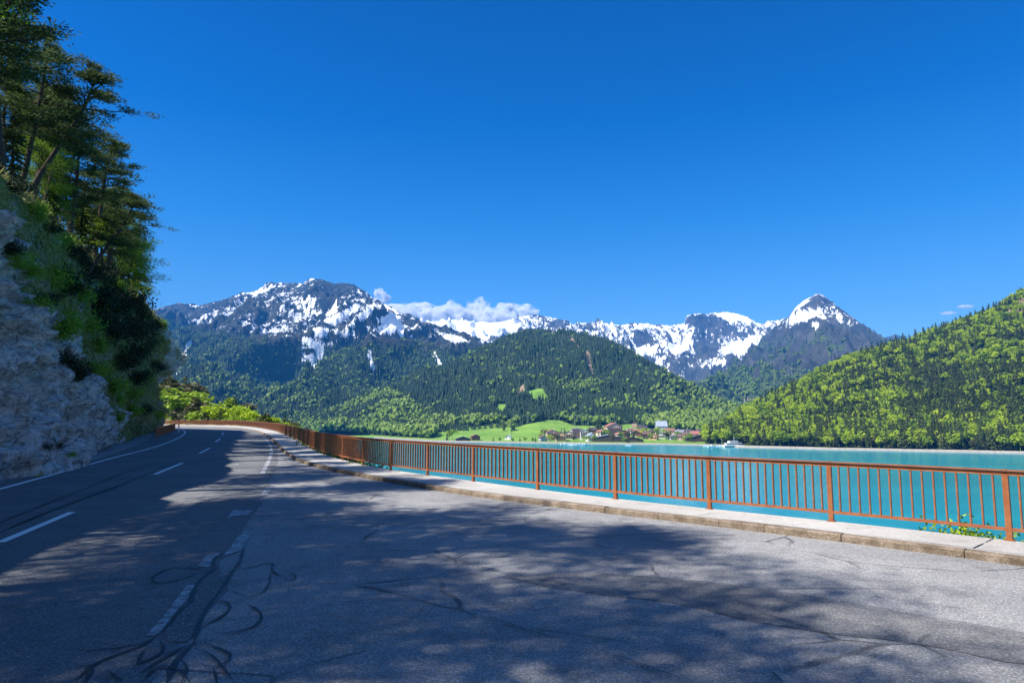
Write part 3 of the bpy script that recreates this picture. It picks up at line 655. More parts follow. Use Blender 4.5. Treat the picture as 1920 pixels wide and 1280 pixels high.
# --- snowy range far behind
xs = np.linspace(760, 1640, 520)
ridge = [(760, 612, 6700), (800, 606, 6700), (840, 600, 6700), (870, 601, 6700), (900, 604, 6700), (940, 602, 6700), (960, 599, 6700), (985, 593, 6700), (1010, 592, 6700), (1030, 596, 6700), (1050, 600, 6650), (1065, 602, 6600), (1075, 611, 6600), (1083, 607, 6600), (1095, 606, 6600), (1110, 609, 6600), (1130, 610, 6600),
         (1150, 608, 6600), (1165, 610, 6600), (1190, 607, 6600), (1215, 606, 6600), (1225, 609, 6600), (1260, 611, 6500), (1283, 607, 6500), (1288, 592, 6450), (1300, 589, 6450), (1320, 589, 6500), (1340, 587, 6500), (1365, 585, 6500), (1390, 591, 6500), (1410, 599, 6500), (1428, 608, 6500), (1440, 603, 6600), (1452, 602, 6600), (1475, 598, 6600), (1500, 615, 6600), (1640, 650, 6500)]
l0 = [(760, 700, 4300), (1000, 700, 4300), (1250, 775, 4300), (1330, 770, 4300), (1640, 760, 4300)]
l1 = [(760, 650, 5600), (1000, 640, 5600), (1100, 640, 5600), (1200, 668, 5400), (1290, 690, 5300), (1380, 690, 5300), (1640, 700, 5300)]
l2 = [(760, 625, 6400), (1000, 612, 6400), (1100, 622, 6400), (1200, 630, 6250), (1286, 632, 6250), (1300, 625, 6300), (1350, 628, 6300), (1400, 640, 6200), (1450, 640, 6200), (1640, 665, 6200)]
G, tt = loft([l0, l1, l2, ridge], xs, [60, 110, 70]); T_ = tt[:, None] * np.ones(G.shape[1]); Gb = G.copy()
amp = (1 - .93 * sstep(1.8, 2.9, T_)) * np.where(T_ > 3, .3, 1)
Bq = Gb * np.array([1, .7, .4]); rid = ridged((Bq + 160 * np.stack([fbm(Bq / 500, 3), fbm(Bq / 500 + 9, 3), 0 * T_], -1)) / np.array([300, 600, 500]), 5)
fine = ridged((Gb * np.array([1, .4, .4]) + 40 * np.stack([fbm(Gb / 150, 2), 0 * T_, 0 * T_], -1)) / 120, 4)
G[..., 2] += amp * 120 * rid + 20 * fine * np.minimum(1, amp + .3)
px, py = proj(G); Gb = G
snow = .52 + .2 * fbm(Gb / 260, 3) - .2 * rid - .22 * fine - .30 * sstep(690, 745, py) + .15 * sstep(640, 600, py)
snow = np.where(inpoly(px, py, [(750, 570), (960, 596), (985, 605), (960, 625), (750, 650)]), snow + .45, snow)
cliffp = blobs(Gb, [[(1284, 603), (1290, 590), (1345, 592), (1365, 602), (1380, 620), (1345, 630), (1300, 625), (1300, 612)], [(1298, 622), (1345, 632), (1352, 660), (1320, 680), (1300, 650)], [(1180, 622), (1210, 615), (1225, 645), (1190, 648)], [(1085, 607), (1115, 612), (1110, 620), (1090, 616)], [(1285, 695), (1360, 690), (1340, 730), (1290, 730)], [(1020, 598), (1070, 604), (1062, 613), (1030, 606)]], 6)
snow = np.where(cliffp > .5, snow - .42, snow)
sp_ = blobs(Gb, [[(1340, 586), (1365, 584), (1400, 595), (1425, 606), (1395, 603), (1360, 596)], [(1345, 655), (1380, 640), (1430, 625), (1440, 640), (1400, 660), (1360, 665)], [(1190, 655), (1235, 645), (1230, 660), (1200, 668)]], 5)
snow = np.where(sp_ > .5, 1.2, snow)
tag(link('snowy_range', grid_mesh('snowy_range', G, {'snow': snow, 'forest': G[..., 0] * 0 - .3, 'scar': G[..., 0] * 0, 'meadow': G[..., 0] * 0}, M_mtn2)), kind='structure')
# little far peak
xs = np.linspace(1630, 1740, 60)
G, tt = loft([[(1630, 690, 6900), (1740, 690, 6900)], [(1630, 662, 7400), (1650, 640, 7400), (1662, 632, 7400), (1672, 630, 7400), (1679, 627, 7400), (1690, 631, 7400), (1705, 640, 7400), (1740, 655, 7400)]], xs, [30]); Gb = G.copy()
G[..., 2] += 12 * ridged(Gb / 150, 4) * .7
tag(link('far_peak', grid_mesh('far_peak', G, {'snow': .12 + .2 * fbm(Gb / 200, 3), 'forest': G[..., 0] * 0 - .3, 'scar': G[..., 0] * 0, 'meadow': G[..., 0] * 0}, M_mtn2)), kind='structure')

# --- pyramid peak
xs = np.linspace(1290, 1800, 420)
ridge = [(1290, 760, 3600), (1330, 742, 4000), (1380, 700, 4500), (1410, 665, 4800), (1430, 635, 5000), (1450, 613, 5000), (1462, 604, 5000), (1475, 597, 5000), (1490, 580, 5000), (1500, 571, 5000), (1510, 562, 5000), (1522, 556, 5000), (1533, 550, 5000), (1545, 555, 5000), (1552, 561, 5000), (1568, 574, 5000), (1585, 586, 5000), (1600, 597, 4950), (1615, 608, 4900), (1630, 622, 4850), (1648, 637, 4800), (1675, 660, 4700), (1800, 730, 4400)]
l0 = [(1290, 800, 1900), (1340, 800, 1900), (1800, 800, 1900)]
l1 = [(1290, 775, 2600), (1340, 752, 2800), (1400, 740, 2800), (1480, 712, 2800), (1800, 730, 2600)]
l2 = [(1290, 768, 3200), (1340, 745, 3500), (1400, 700, 3800), (1440, 690, 3800), (1500, 660, 3900), (1530, 640, 3900), (1560, 630, 4000), (1600, 645, 4000), (1650, 670, 4000), (1800, 740, 3800)]
G, tt = loft([l0, l1, l2, ridge], xs, [40, 70, 110]); T_ = tt[:, None] * np.ones(G.shape[1]); Gb = G.copy()
amp = sstep(0.3, 1.2, T_) * (1 - .9 * sstep(2.4, 3, T_)) * np.where(T_ > 3, .4, 1)
Bq = Gb * np.array([1, .5, .2]); rid = ridged((Bq + 120 * np.stack([fbm(Bq / 500, 3), fbm(Bq / 500 + 9, 3), 0 * T_], -1)) / np.array([210, 700, 600]), 5)
fine = ridged((Gb * np.array([1, .35, .35]) + 30 * np.stack([fbm(Gb / 120, 2), 0 * T_, 0 * T_], -1)) / 85, 4)
G[..., 2] += amp * 115 * rid + 20 * fine * sstep(.8, 1.6, T_) * (1 - .8 * sstep(2.6, 3, T_)) + 5 * ridged(Gb / 110, 3) * sstep(2, 2.8, T_) * (1 - .6 * sstep(2.9, 3, T_))
px, py = proj(G); Gb = G
snow = .54 * sstep(655, 570, py) + .18 * fbm(Gb / 200, 3) - .2 * rid - .24 * fine - .02 - .35 * sstep(605, 655, py)
snow = np.where(inpoly(px, py, [(1500, 572), (1530, 552), (1560, 565), (1545, 580), (1500, 582)]), snow - .28, snow)
snow = np.where(blobs(Gb, [[(1475, 596), (1505, 582), (1545, 581), (1535, 592), (1510, 600), (1485, 606)], [(1488, 580), (1512, 560), (1518, 563), (1495, 580)], [(1468, 606), (1490, 600), (1482, 612)], [(1520, 608), (1535, 602), (1530, 618)]], 4) > .5, 1.4, snow)
snow = np.where(py > 665, -.8, snow)
forest = sstep(690, 735, py + 10 * fbm(Gb / 150, 3) + np.where(px < 1400, 20, 0)) + .75 * sstep(-.05, .5, fbm(Gb / 110, 4)) * sstep(590, 660, py)
scar = blobs(Gb, [[(1390, 758), (1415, 748), (1420, 756), (1395, 764)]], 5)
tag(link('pyramid_peak', grid_mesh('pyramid_peak', G, {'snow': snow, 'forest': forest, 'scar': scar, 'meadow': snow * 0}, M_mtn2)), kind='structure')
M4 = (G, forest * (T_ < 2.8) * (scar < .5), px, py)

# --- wooded hill on the right shore
xs = np.linspace(1322, 2500, 420)
shr = [(1322, 834.5), (1380, 837.5), (1450, 839.5), (1550, 842), (1700, 845), (1920, 849.5), (2200, 858), (2500, 868)]
s0 = [shore(x, y) for x, y in shr]; s1 = [(x, y - 5, shore(x, y)[2] + 30) for x, y in shr]
top = [(1322, 828, 930), (1345, 814, 950), (1380, 795, 1000), (1430, 766, 1060), (1480, 736, 1120), (1530, 710, 1150), (1560, 694, 1160), (1600, 678, 1180), (1650, 658, 1200), (1700, 648, 1200), (1760, 628, 1200), (1800, 613, 1200), (1850, 593, 1200), (1890, 570, 1200), (1920, 556, 1200), (2050, 500, 1200), (2200, 450, 1200), (2500, 380, 1200)]
G, tt = loft([s0, s1, top], xs, [3, 120], back=.4, back_drop=.55); T_ = tt[:, None] * np.ones(G.shape[1]); Gb = G.copy(); px, py = proj(Gb)
G[0, :, 2] = -31; G[1:3, :, 2] = np.maximum(G[1:3, :, 2], -29.5)
amp = sstep(1.02, 1.4, T_) * (1 - .7 * sstep(1.8, 2, T_)); rid = ridged(Gb / 160, 4)
G[..., 2] += amp * 13 * rid
scar = blobs(Gb, [[(1790, 640), (1800, 632), (1822, 610), (1815, 640), (1800, 655)], [(1875, 600), (1900, 572), (1925, 560), (1925, 590), (1895, 625)]], 5)
forest = (T_ > .6) * (1 - .7 * scar)
tag(link('wooded_hill', grid_mesh('wooded_hill', G, {'snow': snow[0, 0] * 0 - 1 + 0 * G[..., 0], 'forest': forest, 'scar': scar, 'meadow': G[..., 0] * 0}, M_hill)), kind='structure')
M5 = (G, forest, px, py, T_)
bx = np.linspace(1370, 2400, 200); by = np.interp(bx, [b[0] for b in shr], [b[1] for b in shr]) + .3
p = gnd(bx, by, LAKE); n_ = 1.6 + 2.2 * fbm(p / 30, 2); rows = np.stack([p + np.array([0, -3, 0]), p + np.stack([0 * n_, n_ * .5, 0 * n_], -1), p + np.stack([0 * n_, n_ * 1.6, 0 * n_], -1)], 1); rows[:, 0, 2] = LAKE - .3; rows[:, 1, 2] = LAKE + .9; rows[:, 2, 2] = LAKE + 2.0
V, Q = strip_mesh(rows); tag(link('beach', mesh_np('beach', V, Q, None, [M_beach], smooth=True)), kind='structure')

# ------------------------------------------------------------------ cliff on the left
CS = [  # foot (x, y), lip (x, y, z)
    ((-2.5, -45), (-5.5, -45, 12.0)), ((-6.2, -25), (-9.0, -25, 12.6)), ((-10.2, -3), (-12.9, -3.5, 12.4)), ((-13.3, 9), (-15.8, 9, 12.2)), ((-16.0, 20), (-18.3, 20.5, 11.9))]
CS = [(np.array(f, float), np.array(l, float)) for f, l in CS]
for px, py, dp, fx, fy in ((0, 322, 27, -18.2, 27), (60, 385, 33, -20.9, 33), (130, 445, 42, -24.9, 42), (190, 505, 52, -29.3, 52), (240, 548, 62, -34.0, 62), (280, 585, 74, -39.5, 74), (302, 612, 82, -43.2, 82), (320, 645, 89, -46.0, 89.5)):
    CS.append((np.array([fx, fy], float), at(px, py, dp)))
CS += [(np.array([-50, 95.0]), np.array([-49.5, 96, 10.5])), (np.array([-60, 104.0]), np.array([-61, 106, 11])), (np.array([-84, 124.0]), np.array([-88, 128, 14]))]
par = np.concatenate([[0], np.cumsum([np.linalg.norm(CS[i + 1][0] - CS[i][0]) for i in range(len(CS) - 1)])])
nq = 620
q = np.concatenate([np.linspace(0, 55, 70, endpoint=False), np.linspace(55, par[-1], nq - 70)])
foot = smooth1(np.stack([np.interp(q, par, [c[0][k] for c in CS]) for k in (0, 1)], 1), 15)
lip = smooth1(np.stack([np.interp(q, par, [c[1][k] for c in CS]) for k in (0, 1, 2)], 1), 11)
fT, fN = frames2d(foot)                                   # fN points away from the road
rows = []; hv = []
for k in range(90):
    f = k / 89
    P = np.zeros((nq, 3)); b = f ** 0.85
    P[:, :2] = foot + (lip[:, :2] - foot) * b[..., None] if np.ndim(b) else foot + (lip[:, :2] - foot) * b
    P[:, 2] = -0.4 + (lip[:, 2] + .4) * f; rows.append(P); hv.append(f)
for k in range(1, 46):
    f = k / 45; P = lip.copy(); P[:, :2] += fN * (55 * f ** 1.35); P[:, 2] += 34 * f ** 1.2; rows.append(P); hv.append(1 + f)
CG = np.array(rows); hv = np.array(hv)[:, None] * np.ones(nq)
Nn = np.concatenate([-fN, np.full((nq, 1), .12)], 1)[None]
big = fbm(CG / np.array([7, 7, 6]), 3); mid = ridged(CG / np.array([3.2, 3.2, 2.0]), 4); sml = fbm(CG / np.array([.9, .9, .5]), 4); lay = np.sin((CG[..., 2] + .35 * CG[..., 1] + 1.5 * big) * 2.2)
wall = (hv <= 1.0)
mask = sstep(0, .06, hv) * (1 - .55 * sstep(.85, 1.0, hv)) * np.where(wall, 1, .35)
px0, py0 = proj(CG)
rock_p = inpoly(px0 + 14 * fbm(CG / 3, 3), py0 + 14 * fbm(CG / 3 + 30, 3), [(-3000, 300), (12, 400), (16, 470), (14, 540), (60, 590), (104, 632), (128, 690), (190, 735), (216, 790), (214, 870), (100, 900), (-3000, 1400)])
rk = np.maximum(smooth1(rock_p.astype(float), 5), .8 * inpoly(px0, py0, [(275, 590), (335, 620), (335, 775), (290, 775), (290, 690)]))
blk = np.round(fbm(CG / np.array([2.6, 2.6, 1.4]) + .3 * fbm(CG / .8, 2)[..., None], 2) * 3.2) / 3.2
disp = mask * ((.25 + .45 * rk) * blk + 1.15 * big + (.15 + .55 * rk) * (mid + .2) + (.10 + .16 * rk) * sml + .05 * rk * lay)
nose = np.exp(-((CG[..., 1] - 89) / 5.5) ** 2); disp += nose * (1.5 * np.exp(-((hv - .80) / .14) ** 2) - 1.5 * np.exp(-((hv - .5) / .18) ** 2) + .7 * np.exp(-((hv - .12) / .2) ** 2)) 
disp += 1.9 * np.exp(-((CG[..., 1] - 24) / 5.0) ** 2) * sstep(.22, .0, hv)
CG = CG + Nn * disp[..., None]; CG[..., 2] += np.where(wall, 0, 1) * .8 * fbm(CG / 4, 3)
nose_rock = inpoly(px0, py0, [(282, 600), (330, 630), (330, 765), (296, 765), (300, 690)]) * .25
grass_a = np.where(rock_p, .04, .68 - nose_rock) + .24 * fbm(CG / 2.4, 4)
grass_a = np.where(hv > 1, .9, grass_a)
cliff = tag(link('cliff', grid_mesh('cliff', CG, {'grass': grass_a}, M_cliff)), kind='structure')
C_bvh = bvh_of(CG)
def hit(bvh, px, py):
    d = ray(px, py); r = bvh.ray_cast(Vector((0, 0, CZ)), Vector(d))
    return (np.array(r[0]), np.array(r[1])) if r[0] is not None else (None, None)
def drop(bvh, x, y, z0=200.0):
    r = bvh.ray_cast(Vector((x, y, z0)), Vector((0, 0, -1)))
    return r[0].z if r[0] is not None else None

# rubble ledge at the cliff foot
# ------------------------------------------------------------------ plant prototypes (meshes, shared by copies)
def curve_pts(p0, d, L, n, rs, wob=.12, up=0.0):
    P = [np.array(p0, float)]; d = np.array(d, float); d /= np.linalg.norm(d)
    for k in range(n):
        d = d + rs.normal(size=3) * wob; d[2] += up; d /= np.linalg.norm(d); P.append(P[-1] + d * L / n)
    return np.array(P)
def gen_pine(seed, H, crown0=.42, spread=.24, dens=1.0, lean=.10, nl=26):
    rs = np.random.RandomState(seed); tr, cr = MB(), MB()
    T = curve_pts((0, 0, -.6), (lean, 0.0, 1), H, 12, rs, .035, .01); Rt = H * .019
    tr.tube(T, np.linspace(Rt, Rt * .25, 13), 8); tt = np.linspace(0, 1, 13)
    for k in range(nl):
        f = crown0 + (1 - crown0) * (k + rs.rand()) / nl; p = np.array([np.interp(f, tt, T[:, c]) for c in range(3)])
        th = k * 2.4 + rs.rand(); prof = np.sin(np.clip((f - crown0) / (1 - crown0), 0, 1) ** .75 * 2.6 + .45)
        L = H * spread * max(.25, prof) * rs.uniform(.6, 1.25)
        B = curve_pts(p, (np.cos(th), np.sin(th), rs.uniform(-.1, .45)), L, 6, rs, .16, .05)
        tr.tube(B, np.linspace(Rt * .30, Rt * .05, 7), 4)
        for s in range(7):
            g_ = .3 + .7 * (s + rs.rand()) / 7; c0 = np.array([np.interp(g_, np.linspace(0, 1, 7), B[:, c]) for c in range(3)]) + rs.normal(size=3) * L * np.array([.14, .14, .05])
            n = int(58 * dens); o = rs.normal(size=(n, 3)) * np.array([.27, .27, .075]) * H / 10
            cr.cards(c0 + o + (0, 0, .08), .20 * H / 10, .06 * H / 10, o * np.array([1, 1, 1.2]) + rs.normal(size=(n, 3)) * .15 + (0, 0, .06), rs)
    for k in range(5):   # dead snags on the bare trunk
        f = rs.uniform(.15, crown0 + .1); p = np.array([np.interp(f, tt, T[:, c]) for c in range(3)]); th = rs.rand() * 6.3
        tr.tube(curve_pts(p, (np.cos(th), np.sin(th), .1), H * .07, 3, rs, .2), [.02, .015, .01, .004], 4)
    return tr, cr
def gen_broad(seed, H, leaf=.16, n_end=54, per=95, spread=.42, crown0=.25, lean=.1, blob=.085):
    rs = np.random.RandomState(seed); tr, cr = MB(), MB()
    T = curve_pts((0, 0, -.6), (lean, 0, 1), H * .85, 10, rs, .06, .02); Rt = H * .016; tt = np.linspace(0, 1, 11)
    tr.tube(T, np.linspace(Rt, Rt * .2, 11), 7)
    for k in range(n_end):
        f = crown0 + (1 - crown0) * rs.rand() ** .9; p = np.array([np.interp(f, tt, T[:, c]) for c in range(3)]); th = rs.rand() * 6.283
        L = H * spread * (1.05 - .6 * abs((f - .45))) * rs.uniform(.35, 1)
        B = curve_pts(p, (np.cos(th), np.sin(th), rs.uniform(.1, .9)), L, 5, rs, .2, .04)
        if L > H * .15: tr.tube(B, np.linspace(Rt * .28, Rt * .05, 6), 4)
        for e, m in ((B[-1], per), (B[-2], int(per * .6)), (B[3], int(per * .35))):
            o = rs.normal(size=(m, 3)); o *= (rs.rand(m) ** .4 / (np.linalg.norm(o, axis=1) + 1e-6))[:, None] * np.array([1, 1, .6]) * H * blob
            cr.cards(e + o, leaf * rs.uniform(.7, 1.3, m), leaf * .75, rs.normal(size=(m, 3)) * np.array([1, 1, .45]), rs)
    return tr, cr
def gen_conifer(seed, H, droop=.25, spread=.2, n_wh=30, per=7, needle=.3, w=.09, dens=1.0):
    rs = np.random.RandomState(seed); tr, cr = MB(), MB()
    tr.tube([(0, 0, -.5), (0, 0, H * .5), (0, 0, H)], [H * .014, H * .009, H * .002], 7)
    for k in range(n_wh):
        f = .14 + .86 * k / n_wh; L0 = H * spread * (1 - f) ** .8 + H * .02
        for j in range(per):
            th = rs.rand() * 6.283; L = L0 * rs.uniform(.6, 1.15)
            B = curve_pts((0, 0, f * H), (np.cos(th), np.sin(th), .12 - droop * (1 - f)), L, 4, rs, .08, -.02)
            if L > .5: tr.tube(B, np.linspace(.018, .005, 5), 3)
            n = int(max(4, L * 22 * dens)); g_ = rs.rand(n) ** .8; c0 = np.stack([np.interp(g_, np.linspace(0, 1, 5), B[:, c]) for c in range(3)], 1)
            out = (B[-1] - B[0]) / (np.linalg.norm(B[-1] - B[0]) + 1e-6)
            sd = rs.choice([-1, 1], n)[:, None] * np.array([-out[1], out[0], -.15])
            cr.cards(c0 + rs.normal(size=(n, 3)) * .04, needle, w, out * .6 + sd * .7 + rs.normal(size=(n, 3)) * .2 + (0, 0, -.15 - droop * .5), rs)
    return tr, cr
def gen_shrub(seed, leaf=.13, n=2600, rad=1.0, flat=.8, stems=9, loose=.5):
    rs = np.random.RandomState(seed); st, cr = MB(), MB(); per = n // (stems * 3)
    for k in range(stems):
        th = rs.rand() * 6.283; B = curve_pts((0, 0, -.3), (np.cos(th) * .8, np.sin(th) * .8, .9), rad * rs.uniform(.7, 1.25), 5, rs, .2)
        B[:, 2] *= flat; st.tube(B, np.linspace(.03, .006, 6), 4)
        for e in (B[5], B[4], B[2]):
            o = rs.normal(size=(per, 3)) * rad * .23 * loose * 2 * np.array([1, 1, .8])
            cr.cards(e + o, leaf * rs.uniform(.6, 1.4, per), leaf * .6, rs.normal(size=(per, 3)) * np.array([1, 1, .7]), rs)
    return st, cr
class Proto:
    def __init__(s, gen, crown_mat, stem='trunk', crown='crown', stem_mat=None):
        a, b = gen; s.n1, s.n2 = stem, crown
        s.m1 = a.mesh(stem, stem_mat or M_bark, True); s.m2 = b.mesh(crown, crown_mat, False, 'tint')
    def put(s, name, loc, rz, sc, label, cat, group=None, tilt=(0, 0), mat=None):
        o = empty(name, tuple(loc), rz); o.scale = (sc, sc, sc) if np.isscalar(sc) else sc; o.rotation_euler = (tilt[0], tilt[1], rz)
        tag(o, label, cat, group); link(s.n1, s.m1, o); c = link(s.n2, s.m2, o)
        if mat is not None: c.material_slots[0].link = 'OBJECT'; c.material_slots[0].material = mat
        return o
PINE = [Proto(gen_pine(11, 10, .40, .25), M_pine), Proto(gen_pine(12, 10, .48, .28, 1.0, .22), M_pine), Proto(gen_pine(13, 10, .55, .24, .9, .04, 28), M_pine)]
BROAD = [Proto(gen_broad(21, 10, .12, 60, 130), M_nleaf), Proto(gen_broad(22, 10, .12, 64, 130, .36, .15, .02), M_nleaf)]
LARCH = Proto(gen_conifer(31, 9, .35, .24, 26, 5, .34, .05, .8), M_larch); SPRUCE = Proto(gen_conifer(32, 9, .5, .22, 30, 7, .34, .09), M_pine)
M_bush = foliage('bush_leaves', (0.09, 0.20, 0.02), (0.32, 0.48, 0.05), 0.4)
SHRUB = [Proto(gen_shrub(41), M_bush, 'stem', 'foliage'), Proto(gen_shrub(42, .11, 3000, 1.0, 1.0, 10, .45), M_dshrub, 'stem', 'foliage'), Proto(gen_shrub(43, .16, 1500, 1.0, .9, 9, .6), M_bush, 'stem', 'foliage')]

# trees on the cliff: base pixel, depth, top pixel row, lean to the right, kind
rsn = random.Random(5)
def cliff_tree(pr, px, py, dp, top, label, lean=0.0, name='pine_tree', cat='tree', mat=None, wide=1.0, rz=None):
    P = at(px, py, dp); h = (py - top) / F * dp * 1.03; s = h / 9.4
    z = drop(C_bvh, P[0], P[1]); P[2] = min(P[2], z) if z is not None else P[2]
    return pr.put(name, P, rsn.uniform(-.5, .5) if rz is None else rz, (s * wide, s * wide, s), label, cat, 'trees on the cliff top', (0, lean), mat)
G_ = 'trees on the cliff top'
cliff_tree(PINE[0], 34, 345, 33, 48, 'tall pine with a bare leaning trunk near the left frame edge', .10)
cliff_tree(PINE[1], 46, 362, 34.5, 80, 'pine leaning right over the road, its crown touching the open sky', .16, wide=1.1)
cliff_tree(PINE[2], 4, 340, 29, -30, 'tall pine filling the top left corner of the picture', .05, rz=3.7, wide=1.2)
cliff_tree(PINE[2], -70, 330, 25, -60, 'dark pine cut by the left frame edge', .05, rz=5.5, wide=1.25)
cliff_tree(PINE[2], 78, 405, 37, 190, 'thin pine standing behind the two leaning pines', .05)
cliff_tree(PINE[0], 128, 446, 41, 235, 'pine with a bare trunk and wide crown in the middle of the cliff top row', .12, rz=1.9, wide=1.2)
cliff_tree(PINE[2], 146, 458, 43.5, 262, 'slender straight pine between two thicker pines on the cliff', .08, rz=2.8)
cliff_tree(PINE[1], 158, 462, 44.5, 280, 'pine with a curved forked trunk and a rounded crown reaching right', .16, rz=.6, wide=1.25)
cliff_tree(PINE[2], 196, 512, 53, 318, 'dark thin pine near the lower end of the cliff row', .06, rz=4)
cliff_tree(BROAD[0], 208, 520, 55, 372, 'light green broadleaf tree beside the larch', .04, 'broadleaf_tree', rz=2.2, wide=1.05)
cliff_tree(LARCH, 247, 556, 64, 385, 'feathery larch, last tall tree at the end of the cliff', .06, 'larch_tree', wide=1.0)
cliff_tree(SPRUCE, 262, 572, 69, 455, 'small dark spruce below the larch on the cliff end', .05, 'spruce_tree', wide=1.1)
cliff_tree(BROAD[1], 98, 425, 38, 338, 'small bright green broadleaf tree under the pines', .02, 'broadleaf_tree', wide=1.4)
cliff_tree(BROAD[0], 60, 390, 35.5, 240, 'broadleaf tree with sunlit leaves left of the thin pine', .05, 'broadleaf_tree', rz=1.0)
cliff_tree(SPRUCE, 20, 330, 31, 160, 'dark spruce at the foot of the corner broadleaf tree', .0, 'spruce_tree', rz=1.0)
cliff_tree(SPRUCE, 222, 532, 58, 430, 'low dark spruce left of the larch', .0, 'spruce_tree', rz=2.0)
cliff_tree(PINE[0], 108, 432, 40, 158, 'tall dark pine rising between the leaning pines and the wide crowned one', .10, rz=3.3, wide=1.25)
cliff_tree(PINE[2], 176, 490, 49, 268, 'pine with a narrow dark crown right of the forked one', .10, rz=5.1, wide=1.15)
cliff_tree(PINE[0], 188, 505, 52, 300, 'dense pine filling the gap before the light green broadleaf tree', .12, rz=.9, wide=1.2)
cliff_tree(PINE[1], 216, 528, 57, 330, 'pine with a drooping crown left of the larch', .10, rz=2.6, wide=1.15)
cliff_tree(LARCH, 228, 540, 60, 372, 'feathery larch half hidden behind the last larch', .05, 'larch_tree', rz=2.0, wide=1.2)
cliff_tree(BROAD[1], 236, 548, 61, 408, 'yellow-green broadleaf tree under the larches', .03, 'broadleaf_tree', rz=.4, wide=1.3, mat=M_leaf)
cliff_tree(SPRUCE, 252, 562, 67, 405, 'tall dark spruce at the very end of the cliff row', .05, 'spruce_tree', rz=3.0, wide=1.2)
cliff_tree(PINE[2], 62, 392, 36, 130, 'dark pine behind the two leaning pines, its crown on the sky', .08, rz=1.2, wide=1.15)
cliff_tree(SPRUCE, 84, 410, 38, 250, 'dark spruce under the crowns of the leaning pines', .02, 'spruce_tree', rz=4.4, wide=1.2)
cliff_tree(SPRUCE, 150, 470, 45, 330, 'dark spruce behind the curved forked pine', .03, 'spruce_tree', rz=5.0, wide=1.2)
cliff_tree(BROAD[0], 168, 482, 47, 395, 'small light green tree low between the pine trunks', .02, 'broadleaf_tree', rz=1.5, wide=1.5, mat=M_leaf)
cliff_tree(SPRUCE, 200, 516, 54, 425, 'low dark spruce in front of the light green broadleaf tree', .0, 'spruce_tree', rz=.2, wide=1.15)
cliff_tree(PINE[1], 8, 325, 30, 75, 'dark pine near the left frame edge behind the broadleaf crown', .05, rz=2.4, wide=1.2)
# the wood goes on behind the photographer; these trees throw the dappled shade on the road
SHADE = [(-18.6, 21, 5), (-17.6, 17.5, 7), (-16.6, 14, 8.5), (-15.8, 10.5, 10.5), (-15.0, 7, 10.8), (-14.5, 3.2, 10.3), (-14.0, -1.6, 10.5), (-12.9, -7.0, 12.0), (-17.6, 13, 9.5),
         (-11.6, -11, 11)]
for k, (x, y, h) in enumerate(SHADE):
    z = drop(C_bvh, x, y); z = 12.0 if z is None else z
    pr = (PINE + BROAD)[[0, 3, 1, 2, 4][k % 5]]
    nm = 'broadleaf_tree' if k % 5 in (1, 4) else 'pine_tree'
    pr.put(nm, (x, y, z - .3), k * 1.3, (h / 9.4 * 1.05, h / 9.4 * 1.05, h / 9.4), 'tall tree of the roadside wood behind the photographer', 'tree', 'trees of the wood behind the viewpoint', (0, .08))

for k, (x, y, h) in enumerate(((-15.0, 4.8, 4.5), (-14.7, 2.4, 5), (-14.2, 0.2, 5), (-13.7, -2.2, 5), (-15.4, 7.0, 4.0), (-13.0, -4.8, 5), (-15.8, 1.2, 6))):
    z = drop(C_bvh, x, y); BROAD[k % 2].put('broadleaf_tree', (x, y, z - .2), k * 2.1, (h / 8, h / 8, h / 9.4), 'low broadleaf tree on the cliff rim behind the photographer', 'tree', 'low trees behind the viewpoint')
